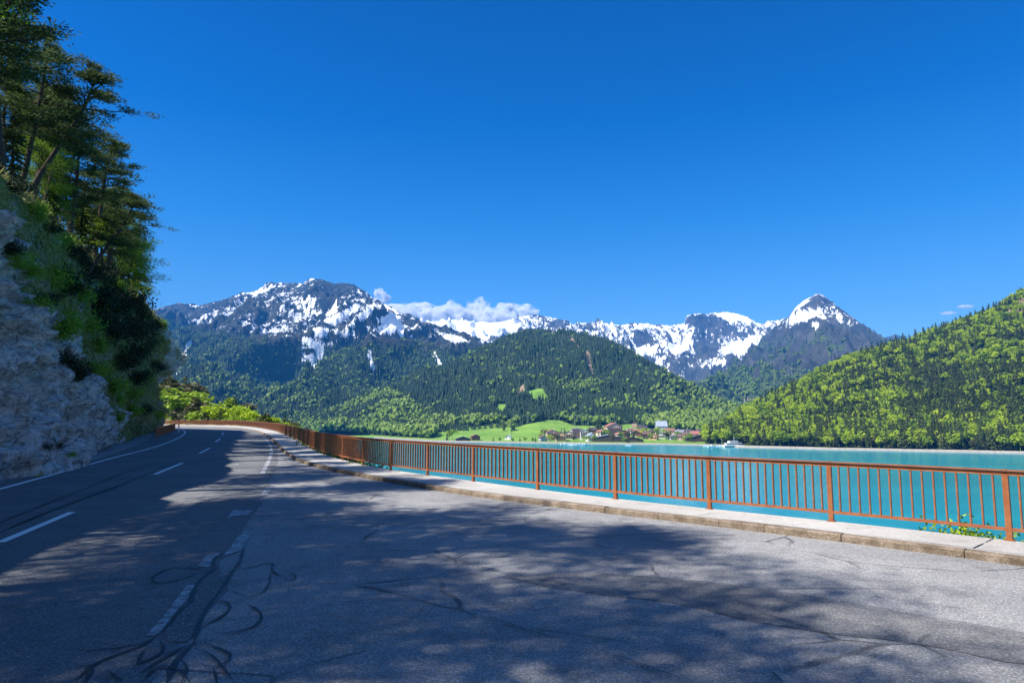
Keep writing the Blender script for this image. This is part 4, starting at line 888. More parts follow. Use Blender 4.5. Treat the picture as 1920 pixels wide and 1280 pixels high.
# shrubs on the cliff wall
SH = [(112, 600, 42, 0, 'leafy green bush hanging from the middle of the cliff wall'), (96, 515, 30, 2, 'bright green bush high on the cliff beside bare rock'), (55, 505, 26, 0, 'green bush just right of the upper bare rock edge'),
      (155, 500, 42, 1, 'dark green bush below the middle pines'), (205, 548, 52, 1, 'very dark broad thicket under the end of the tree row'), (242, 596, 48, 1, 'dark bush above the overhanging rock nose'), (182, 585, 38, 1, 'dark bush left of the broad thicket'),
      (128, 668, 30, 1, 'round dark bush at the rim of the grey rock'), (206, 712, 30, 0, 'green bush in the grassy middle of the cliff'), (240, 730, 22, 2, 'small light green bush low on the grassy wall'), (178, 640, 24, 0, 'small green bush between dark bush and grass'),
      (152, 545, 26, 2, 'pale leafed bush under the pines'), (188, 690, 18, 2, 'little bush above the big grass patch'), (20, 450, 24, 1, 'dark bush at the left frame edge above the rock'), (272, 640, 24, 1, 'dark bush inside the cliff end'),
      (250, 762, 18, 0, 'small bush near the foot of the grassy wall'), (300, 605, 16, 0, 'small bush on top of the overhanging nose'), (222, 660, 40, 1, 'large dark bush in the shade below the spruce'), (70, 560, 22, 2, 'bush at the upper rim of the grey rock face'),
      (268, 700, 20, 0, 'bush under the overhang of the cliff'), (218, 780, 14, 2, 'tuft of a bush at the right edge of the grey rock'), (18, 338, 30, 1, 'dark bush on the cliff rim at the left frame edge'), (62, 384, 28, 0, 'green bush on the cliff rim under the leaning pine trunks'), (92, 412, 26, 1, 'dark bush on the rim below the dark spruce'), (118, 440, 28, 0, 'green bush on the rim at the foot of the wide crowned pine'),
      (148, 470, 30, 1, 'dark bush on the rim at the foot of the slender pine'), (186, 508, 30, 1, 'dark bush on the rim below the dense pine'), (214, 532, 26, 0, 'green bush on the rim left of the larches'), (262, 578, 28, 1, 'dark bush on the rim right of the last larch'), (288, 598, 20, 1, 'small dark bush above the rock nose on the rim'),
      (125, 520, 36, 1, 'big dark bush between two bright green ones high on the wall'), (88, 560, 26, 1, 'dark bush just above the grey rock rim'), (176, 545, 40, 1, 'big dark bush in the shade under the slender pine'), (212, 600, 44, 1, 'broad dark bush in the middle of the shaded wall'), (246, 648, 36, 1, 'dark bush low in the shaded recess of the wall'),
      (158, 600, 28, 2, 'light bush at the left rim of the shaded recess'), (170, 680, 26, 0, 'green bush in the middle of the steep grass'), (255, 700, 28, 1, 'dark bush under the recess near the cliff end'), (284, 680, 22, 1, 'dark bush just left of the overhanging nose'), (222, 745, 20, 2, 'light green bush low in the steep grass'),
      (268, 760, 20, 1, 'dark bush at the foot of the cliff end'), (296, 770, 16, 0, 'small green bush behind the short railing'), (30, 480, 26, 2, 'light bush on the upper bare rock'), (148, 700, 22, 1, 'dark bush where the grey rock meets the grass'),
      (95, 828, 16, 1, 'low dark bush on the rubble at the cliff foot'), (130, 845, 13, 0, 'low green bush beside the road under the rock')]
for k, (px, py, r, kind, lab) in enumerate(SH):
    p, n = hit(C_bvh, px, py + r * .45)
    if p is None: continue
    s = r / F * np.linalg.norm(p) * .95
    SHRUB[kind].put('bush', p - n * .15 * np.sign(np.dot(n, -p)), k * 1.1, s, lab, 'bush', 'bushes on the cliff wall')
# grass hanging on the cliff
def scatter(G, wgt, N, seed):
    """random points on the faces of a grid, by area and weight; returns P, normal, face weight index"""
    rs = np.random.RandomState(seed)
    A, B, D = G[:-1, :-1], G[:-1, 1:], G[1:, :-1]; n = np.cross(B - A, D - A); ar = np.linalg.norm(n, axis=-1)
    w = (ar * wgt[:-1, :-1]).ravel(); w = np.maximum(w, 0); c = np.cumsum(w / w.sum()); k = np.searchsorted(c, rs.rand(N)); k = np.minimum(k, len(c) - 1)
    i, j = np.unravel_index(k, ar.shape); a, b = rs.rand(N, 1), rs.rand(N, 1)
    P = A[i, j] + (B[i, j] - A[i, j]) * a + (D[i, j] - A[i, j]) * b
    return P, n[i, j] / (ar[i, j][:, None] + 1e-9), i, j, rs
vis = ((px0 > -80) & (px0 < 340) & (CG[..., 1] > 10)).astype(float)
gw = np.clip(grass_a - .35, 0, 1) * vis * (hv < 1.12)
P, n, i, j, rs = scatter(CG, gw, 9000, 3); n *= np.sign((n * -P).sum(1))[:, None]
mb = MB()
for k in range(6):
    d = n * .55 + rs.normal(size=P.shape) * .35 + (0, 0, .25); d[:, 2] -= .35 * (k % 3 == 0)
    L = rs.uniform(.18, .6, len(P)); d /= np.linalg.norm(d, axis=1)[:, None]
    mb.cards(P + d * L[:, None] * .45 + rs.normal(size=P.shape) * .1, L, .045, d, rs, a=np.clip(.5 + .5 * fbm(P / 2.5, 2) + rs.normal(size=len(P)) * .2, 0, 1))
tag(mb.build('grass', M_grass, None, False, 'tint'), kind='stuff')

# low leafy cover creeping over the wall
P, n, i, j, rs = scatter(CG, np.clip(grass_a - .3, 0, 1) * vis * (hv < 1.15) * sstep(-.15, .5, fbm(CG / 3.1 + 5, 3)), 620, 8); n *= np.sign((n * -P).sum(1))[:, None]
mb = MB(); mb2 = MB(); tone = fbm(P / 4, 2)
for q_ in range(len(P)):
    m = 34; o = rs.normal(size=(m, 3)) * rs.uniform(.15, .42); o += n[q_] * np.abs(rs.normal(size=(m, 1))) * .15
    (mb if tone[q_] > .05 else mb2).cards(P[q_] + o, rs.uniform(.08, .16), .07, rs.normal(size=(m, 3)), rs)
tag(mb.build('undergrowth', M_bush, None, False, 'tint'), kind='stuff'); tag(mb2.build('undergrowth', M_dshrub, None, False, 'tint'), kind='stuff')

# ------------------------------------------------------------------ distant trees
def mid_conifer(seed, n=190):
    """unit-height conifer of ragged tiers"""
    rs = np.random.RandomState(seed); mb = MB(); f = .1 + .9 * np.sort(rs.rand(n)) ** .85; th = rs.rand(n) * 6.283
    r = .17 * (1 - f) ** .75 + .012; rr = r * rs.uniform(.35, 1.05, n)
    c = np.stack([np.cos(th) * rr, np.sin(th) * rr, f - .03], 1); d = np.stack([np.cos(th), np.sin(th), np.full(n, -.55)], 1) + rs.normal(size=(n, 3)) * .25
    mb.cards(c, (.05 + .11 * (1 - f)), (.035 + .075 * (1 - f)), d, rs, a=rs.rand(n) * .35)
    mb.tube([(0, 0, -.05), (0, 0, .5), (0, 0, 1.0)], [.014, .008, .003], 4, a=-1)
    return mb
def mid_broad(seed, n=240, wide=.36):
    rs = np.random.RandomState(seed); mb = MB(); nb = 13
    cs = rs.normal(size=(nb, 3)); cs /= np.linalg.norm(cs, axis=1)[:, None]; cs *= rs.uniform(.45, 1, (nb, 1)); cs = cs * (wide * .62, wide * .62, .26) + (0, 0, .60)
    k = rs.randint(0, nb, n); o = rs.normal(size=(n, 3)); o /= np.linalg.norm(o, axis=1)[:, None]
    c = cs[k] + o * rs.uniform(.6, 1, (n, 1)) * np.array([.15, .15, .12]) * wide / .36
    mb.cards(c, .10, .085, np.cross(o, rs.normal(size=(n, 3))), rs, a=rs.rand(n) * .25 + .15 * rs.rand(nb)[k])
    mb.tube([(0, 0, -.05), (0, 0, .35), (0.01, 0, .6)], [.018, .013, .006], 4, a=-1)
    return mb
def split_proto(mb):
    V, Fs, A = mb.arrays(); return V, Fs[0], Fs[1], A
MC = [split_proto(mid_conifer(s)) for s in (1, 2, 3)]; MBR = [split_proto(mid_broad(s, 240, w)) for s, w in ((4, .36), (5, .30), (6, .42))]
def far_conifer(seed):
    rs = np.random.RandomState(seed); V, T = [], []
    for z0, z1, r in ((.05, .62, .19), (.38, 1.0, .13)):
        b = len(V); n = 5
        for k in range(n): th = k * 6.283 / n + rs.rand() * .6; V.append((np.cos(th) * r * rs.uniform(.7, 1.2), np.sin(th) * r * rs.uniform(.7, 1.2), z0 + rs.uniform(-.04, .04)))
        V.append((rs.normal() * .01, rs.normal() * .01, z1)); T += [(b + k, b + (k + 1) % n, b + n) for k in range(n)]
    return np.array(V), np.zeros((0, 4), int), np.array(T), rs.rand(len(V)) * .25
def far_broad(seed):
    rs = np.random.RandomState(seed); V, T = [], []
    for c in range(4):
        b = len(V); o = rs.normal(size=3) * (.16, .16, .12) + (0, 0, .55); r = rs.uniform(.2, .3)
        pts = [(1, 0, 0), (0, 1, 0), (-1, 0, 0), (0, -1, 0), (0, 0, 1), (0, 0, -1)]; q_ = rs.normal(size=(3, 3)); q_, _r = np.linalg.qr(q_)
        V += [o + (np.array(p) @ q_) * r * rs.uniform(.8, 1.25) for p in pts]
        T += [(b + x, b + y, b + z) for x, y, z in ((0, 1, 4), (1, 2, 4), (2, 3, 4), (3, 0, 4), (1, 0, 5), (2, 1, 5), (3, 2, 5), (0, 3, 5))]
    return np.array(V), np.zeros((0, 4), int), np.array(T), rs.rand(len(V)) * .25
FC = [far_conifer(s) for s in (1, 2, 3, 4)]; FB = [far_broad(s) for s in (5, 6, 7)]
def forest(name, P, H, protos, which, tint, mat, seed, wide=1.0, bark=False):
    """one mass of trees; every tree turned, scaled and tinted by itself"""
    rs = np.random.RandomState(seed); Vs, Qs, Ts, As, n = [], [], [], [], 0; Mi = []
    for k, (V, Q, T, A) in enumerate(protos):
        s = np.where(which == k)[0]
        if not len(s): continue
        th = rs.rand(len(s)) * 6.283; c, sn = np.cos(th), np.sin(th); h = H[s]; w = h * wide * rs.uniform(.8, 1.25, len(s))
        X = (V[None, :, 0] * c[:, None] - V[None, :, 1] * sn[:, None]) * w[:, None] + P[s, 0][:, None]
        Y = (V[None, :, 0] * sn[:, None] + V[None, :, 1] * c[:, None]) * w[:, None] + P[s, 1][:, None]
        Z = V[None, :, 2] * h[:, None] + P[s, 2][:, None]
        Vs.append(np.stack([X, Y, Z], -1).reshape(-1, 3)); m = len(V); off = n + np.arange(len(s)) * m
        if len(Q): Qs.append((Q[None] + off[:, None, None]).reshape(-1, 4))
        if len(T): Ts.append((T[None] + off[:, None, None]).reshape(-1, 3))
        As.append(np.where(A[None] < 0, -.2, np.clip(tint[s][:, None] + A[None] - .15, 0, 1)).reshape(-1)); n += m * len(s)
    Fs = [np.concatenate(x) for x in (Qs, Ts) if x]
    return tag(link(name, mesh_np(name, np.concatenate(Vs), Fs, {'tint': np.concatenate(As)}, [mat])), kind='stuff')
def unit_mesh(name, pr, mat):
    V, Q, T, A = pr; mi = np.concatenate([np.zeros(len(Q)), np.ones(len(T))])
    return mesh_np(name, V, [Q, T], {'tint': np.clip(A + .3, 0, 1)}, [mat, M_bark], mi)
MCm = [unit_mesh('conifer', p, M_conif2) for p in MC]
MBm = {k: [unit_mesh('broadleaf', p, m_) for p in MBR] for k, m_ in (('leaf', M_leaf), ('lime', M_lime), ('olive', M_olive))}
def put_tree(me, name, P, h, wide, rz, label, group):
    o = link(name, me); o.location = tuple(P); o.scale = (h * wide, h * wide, h); o.rotation_euler = (0, 0, rz); tag(o, label, 'tree', group); return o

# far forests: main mountain, middle hillside, pyramid peak
def far_forest(M, N, seed, decid, hmin, hmax, near_w=True):
    G, fm, px, py = M
    dist = np.linalg.norm(G, axis=-1); w = fm * (px > 200) * (px < 1900) * (fm > .3) / (dist / 1000) ** 1.6
    P, n, i, j, rs = scatter(G, w, N, seed); pb = decid(P, px[i, j], py[i, j]); b = rs.rand(N) < pb
    H = rs.uniform(hmin, hmax, N) * np.where(b, .9, 1.0)
    return P, H, b, rs
def two(name, P, H, b, rs, dark, light, tintf, seed):
    t_ = np.clip(tintf(P) + rs.normal(size=len(P)) * .22, 0, 1)
    c = ~b; forest(name, P[c], H[c], FC, rs.randint(0, 4, c.sum()), t_[c], dark, seed, 1.05)
    if b.any(): forest(name, P[b], H[b], FB, rs.randint(0, 3, b.sum()), t_[b], light, seed + 1, 1.0)
M_fconif = foliage('far_conifers', (0.010, 0.030, 0.014), (0.036, 0.070, 0.024), 0.0)
M_fleaf = foliage('far_broadleaves', (0.055, 0.105, 0.016), (0.19, 0.27, 0.035), 0.0)
P, H, b, rs = far_forest(M1, 40000, 11, lambda P, x, y: np.clip(.10 + .55 * sstep(.0, .5, fbm(P / 260, 3)) * sstep(690, 745, y), 0, .9), 13, 21)
two('forest', P, H, b, rs, M_fconif, M_fleaf, lambda P: .4 + .35 * fbm(P / 220, 3), 21)
lx = M2_light
P, H, b, rs = far_forest(M2, 26000, 12, lambda P, x, y: np.clip(.02 + .6 * sstep(.15, .6, fbm(P / 140, 3)) * sstep(690, 780, y) + .3 * sstep(1150, 1300, x) * sstep(700, 770, y) + .5 * (y > 792), 0, .85), 12, 20)
two('forest', P, H, b, rs, M_fconif, M_fleaf, lambda P: .4 + .35 * fbm(P / 120, 3), 23)
P, H, b, rs = far_forest(M4, 7000, 13, lambda P, x, y: np.clip(.2 + .6 * sstep(-.1, .3, fbm(P / 200, 3)) * sstep(690, 720, y), 0, .9), 17, 26)
two('forest', P, H, b, rs, M_fconif, M_fleaf, lambda P: .4 + .35 * fbm(P / 220, 3), 25)

# right hill: thousands as a mass, the nearest ones one by one
G, fm, px, py, T_ = M5
P, n, i, j, rs = scatter(G, fm * (px < 2350) * (T_ < 2.15) * (T_ > .62) * (1 + 1.6 * sstep(1.35, 1.0, T_)), 11500, 14)
x, y = proj(P); cl = fbm(P / 90, 3); pb = np.clip(.40 + 1.0 * sstep(-.05, .55, cl) + .25 * sstep(1600, 1450, x) * sstep(640, 720, y), .08, .85)
pb = np.where((x > 1700) & (y > 700) & (y < 800), pb * .45, pb)
b = rs.rand(len(P)) < pb; ol = (rs.rand(len(P)) < .18) & ~b
H = np.where(b, rs.uniform(13, 23, len(P)), rs.uniform(15, 29, len(P))); H = np.where(ol, rs.uniform(11, 17, len(P)), H) * .86
ok = T_[i, j] > .6; P, H, b, ol, x, y = P[ok], H[ok], b[ok], ol[ok], x[ok], y[ok]; tj = T_[i, j][ok]; n_all = len(P)
size_px = H / P[:, 1] * F; near = np.zeros(n_all, bool); cand = np.where((x > 1370) & (x < 1915) & (tj < 1.13))[0]
near[cand[np.argsort(-size_px[cand])][:150]] = True
tnt = np.clip(.5 + .4 * fbm(P / 60, 2) + rs.normal(size=n_all) * .25, 0, 1)
c = ~b & ~ol & ~near; forest('forest', P[c], H[c], MC, rs.randint(0, 3, c.sum()), tnt[c], M_conif2, 31)
c = b & ~near; lim = rs.rand(n_all) < .6
forest('forest', P[c & ~lim], H[c & ~lim], MBR, rs.randint(0, 3, (c & ~lim).sum()), tnt[c & ~lim], M_leaf, 32, 1.15)
forest('forest', P[c & lim], H[c & lim], MBR, rs.randint(0, 3, (c & lim).sum()), tnt[c & lim], M_lime, 33, 1.15)
c = ol & ~near; forest('forest', P[c], H[c], MBR, rs.randint(0, 3, c.sum()), tnt[c], M_olive, 34, .95)
ORD = ['first', 'second', 'third', 'fourth', 'fifth', 'sixth', 'seventh', 'eighth', 'ninth', 'tenth', 'eleventh', 'twelfth', 'thirteenth', 'fourteenth', 'fifteenth', 'sixteenth', 'seventeenth', 'eighteenth', 'nineteenth']
TEN = ['twenty', 'thirty', 'forty', 'fifty', 'sixty', 'seventy', 'eighty', 'ninety']; TTH = ['twentieth', 'thirtieth', 'fortieth', 'fiftieth', 'sixtieth', 'seventieth', 'eightieth', 'ninetieth']
def ordinal(k):
    if k < 19: return ORD[k]
    k += 1; t, u = divmod(k, 10)
    if t >= 10: return 'hundred and ' + ordinal(k - 101)
    return TTH[t - 2] if u == 0 else TEN[t - 2] + '-' + ORD[u - 1]
cnt = {}
for k in sorted(np.where(near)[0], key=lambda k: -x[k]):
    kind = ('olive' if ol[k] else ('lime' if lim[k] else 'leaf') if b[k] else 'con')
    nm, txt = {'olive': ('budding_tree', 'brownish budding tree'), 'lime': ('broadleaf_tree', 'yellow-green broadleaf tree'), 'leaf': ('broadleaf_tree', 'fresh green broadleaf tree'), 'con': ('conifer_tree', 'dark green conifer')}[kind]
    q_ = cnt.get(kind, 0); cnt[kind] = q_ + 1
    me = MCm[k % 3] if kind == 'con' else MBm[kind][k % 3]
    put_tree(me, nm, P[k] - (0, 0, .3), H[k], 1.0 if kind == 'con' else 1.15, rs.rand() * 6, txt + ' by the right shore, ' + ordinal(q_) + ' of its kind from the right', 'trees lining the right shore')

# ------------------------------------------------------------------ promontory beyond the bend, with its trees
xs = np.linspace(200, 700, 160)
G, tt = loft([[(200, 797.5, 230), (330, 797, 215), (400, 800, 180), (470, 805, 155), (520, 816, 132), (570, 838, 112), (620, 868, 92), (660, 905, 70), (700, 960, 50)],
              [(200, 690, 330), (310, 722, 320), (340, 745, 310), (380, 768, 300), (430, 779, 285), (480, 790, 265), (530, 803, 240), (580, 822, 215), (620, 848, 160), (660, 890, 90), (700, 950, 60)]], xs, [30], back=.25, back_drop=.95)
G[..., 2] += 1.2 * fbm(G / 12, 3) * (tt[:, None] > .1)
G[..., 2] = np.maximum(G[..., 2], -31)
px, py = proj(G)
tag(link('promontory', grid_mesh('promontory', G, {'grass': G[..., 0] * 0 + .75}, M_cliff)), kind='structure'); P_bvh = bvh_of(G)
PT = [(398, 752, 794, 'lime', 'big lime green tree behind the far railing, left of a dark one'), (425, 762, 795, 'lime', 'lime green tree between two bigger lime crowns beyond the bend'), (450, 755, 797, 'lime', 'broad lime green tree right of the centre beyond the bend'), (412, 768, 797, 'con', 'dark conifer in front of the lime green trees'),
      (370, 742, 792, 'olive', 'tall olive tree left of the big lime crown'), (352, 728, 790, 'leaf', 'green tree right beside the shaded cliff end'), (336, 718, 790, 'leaf', 'leafy tree touching the cliff end'), (330, 762, 796, 'olive', 'brownish bushy tree at the left end of the far railing'), (348, 766, 797, 'olive', 'low brownish tree above the far railing'),
      (366, 768, 797, 'leaf', 'low green tree above the far railing, left of the conifer'), (385, 760, 796, 'con', 'small conifer between olive and lime trees'), (470, 768, 799, 'lime', 'lime green tree with a lower crown, right group'), (484, 778, 801, 'con', 'conifer right of the lime green group'), (496, 772, 802, 'olive', 'olive tree beside the right conifer'),
      (508, 776, 804, 'lime', 'small yellow green tree near the road bend'), (520, 782, 806, 'con', 'short conifer just above the bend of the railing'), (534, 778, 808, 'con', 'taller conifer above the bend of the railing'), (548, 787, 812, 'olive', 'brownish bush tree where the railing turns'), (562, 795, 816, 'con', 'last low conifer of the promontory'),
      (320, 700, 780, 'olive', 'pale tree high behind the cliff end'), (345, 705, 768, 'con', 'conifer on the skyline behind the cliff end'), (375, 722, 765, 'con', 'conifer on the promontory skyline above the olive tree'), (400, 735, 770, 'con', 'conifer on the skyline above the lime tree'), (440, 745, 780, 'con', 'conifer on the skyline behind the broad lime tree'), (465, 752, 785, 'olive', 'olive tree on the skyline right of the broad lime tree'),
      (428, 742, 778, 'leaf', 'green tree on the skyline between two conifers'), (355, 712, 768, 'olive', 'olive tree on the skyline left of its conifers'), (576, 800, 820, 'olive', 'low olive shrub tree at the promontory tip'), (590, 806, 826, 'leaf', 'low green shrub tree at the promontory tip'), (604, 815, 838, 'con', 'low dark conifer at the promontory tip')]
for k, (x_, t_, b_, kind, lab) in enumerate(PT):
    p, n = hit(P_bvh, x_, b_)
    if p is None: continue
    h = (b_ - t_ + 4) / F * p[1]; nm = {'olive': 'budding_tree', 'lime': 'broadleaf_tree', 'leaf': 'broadleaf_tree', 'con': 'conifer_tree'}[kind]
    me = MCm[k % 3] if kind == 'con' else MBm[kind][k % 3]
    put_tree(me, nm, p - (0, 0, .4), h, 1.25 if kind == 'con' else 1.7, k * 1.7, lab, 'trees on the promontory beyond the bend')
P, n, i, j, rs = scatter(G, ((px > 300) & (px < 680) & (py < 900)).astype(float), 900, 51)
x, y = proj(P); bb = rs.rand(len(P)) < .6
forest('undergrowth', P, rs.uniform(1.2, 3.2, len(P)) * np.where(x > 600, .6, 1), MBR, rs.randint(0, 3, len(P)), np.clip(rs.rand(len(P)) * .8, 0, 1), M_leaf, 52, 1.6)

# plants just past the sidewalk edge
for k, (px, py, r, lab) in enumerate(((1788, 982, 34, 'sprig of bright green leaves poking up behind the near railing panel'), (1862, 994, 26, 'thin leafy sprig beside the last near railing post'), (1738, 990, 18, 'smallest leafy sprig behind the near railing panel'),
                                      (668, 862, 14, 'yellow green weed under the railing near the bend'), (690, 868, 12, 'green weed by a railing post near the bend'))):
    p = gnd(px, py + r * .5, SZ); d_ = p[:2] / np.linalg.norm(p[:2]); p[:2] += d_ * .45; p[2] -= .35
    s = r / F * np.linalg.norm(p) * 1.0
    SHRUB[2].put('weed', p, k * 2.0, (s * 1.3, s * 1.3, s * 1.6), lab, 'plant', 'weeds along the sidewalk edge', mat=M_lime)
for k, (px, py, dp, r, lab) in enumerate(((640, 850, 36, 1.6, 'brownish bush behind the railing just before the water'), (662, 862, 32, 1.3, 'olive bush behind the railing where the lake appears'), (612, 838, 42, 1.7, 'green bush behind the curving railing'))):
    p = at(px, py, dp); p[2] -= r * .7; SHRUB[k % 2 * 2].put('bush', p, k, r, lab, 'bush', 'bushes on the lake bank', mat=(M_olive, M_olive, M_nleaf)[k])

# ------------------------------------------------------------------ village on the far shore
M_wc = {k: plain('wall_' + k, c, .85, .06, .3) for k, c in dict(cream=(.68, .60, .46), white=(.78, .76, .72), pink=(.66, .46, .40), orange=(.70, .44, .26), brown=(.16, .085, .045), grey=(.40, .42, .46), dark=(.085, .06, .045), violet=(.46, .36, .40)).items()}
M_rf = {k: plain('roof_' + k, c, .8, .2, .5) for k, c in dict(brown=(.13, .075, .055), red=(.30, .12, .09), grey=(.20, .20, .22), slate=(.26, .30, .38), dark=(.06, .05, .05), rust=(.22, .11, .075)).items()}
M_win = plain('window_glass', (.03, .045, .06), .15, .1, 1.0, .6)
def house(name, x, y, dp, w, h, d, rot, wall, roof, label, cat='house', pitch=.42, floors=2, balcony=True, flat=False):
    """gabled house: ridge along local y (gable to the viewer) or x when rot = 90"""
    P = at(x, y, dp); z = drop(M2_bvh, P[0], P[1]); P[2] = P[2] if z is None else z
    o = tag(empty(name, tuple(P), R(rot)), label, cat, 'houses of the lakeside village'); o.scale = (.86, .86, .86)
    b = MB(); b.box((0, 0, h / 2 - .75), (w, d, h + 1.5)); rh = 0 if flat else w / 2 * pitch
    if not flat: b.add([(-w / 2, -d / 2, h), (w / 2, -d / 2, h), (0, -d / 2, h + rh), (-w / 2, d / 2, h), (w / 2, d / 2, h), (0, d / 2, h + rh)], T=[[0, 1, 2], [5, 4, 3]])
    b.build('wall', M_wc[wall], o)
    r = MB(); ov = 1.0
    if flat: r.box((0, 0, h + .2), (w + .8, d + .8, .4))
    else:
        for s in (-1, 1):
            e = np.array([s * (w / 2 + ov), h - ov * pitch]); t_ = np.array([0, h + rh + .02]); th = .3
            V = [(e[0], -d / 2 - ov, e[1]), (t_[0], -d / 2 - ov, t_[1]), (t_[0], d / 2 + ov, t_[1]), (e[0], d / 2 + ov, e[1])]; V = V + [(a, b_, c + th) for a, b_, c in V]
            r.add(V, Q=[[0, 1, 2, 3], [7, 6, 5, 4], [0, 4, 5, 1], [3, 2, 6, 7], [0, 3, 7, 4], [1, 5, 6, 2]])
    ro = r.build('roof', M_rf[roof], o)
    if not flat: c = MB(); c.box((w * .18, d * .2, h + rh + .3), (.9, .9, 2.0)); c.build('chimney', M_wc['white'], ro)
    fh = h / floors
    for f in range(floors):
        nx = max(2, int(w / 3.4))
        for k in range(nx):
            m = MB(); m.box(((k + .5) / nx * w - w / 2, -d / 2 - .02, f * fh + fh * .55), (1.3, .12, 1.5)); m.build('window', M_win, o)
        ny = max(2, int(d / 4.5))
        for k in range(ny):
            m = MB(); m.box((-w / 2 - .02, (k + .5) / ny * d - d / 2, f * fh + fh * .55), (.12, 1.3, 1.5)); m.build('window', M_win, o)
        if balcony and f: m = MB(); m.box((0, -d / 2 - .6, f * fh + .45), (w * .9, 1.15, .9)); m.build('balcony', M_wc['brown'], o)
    return o
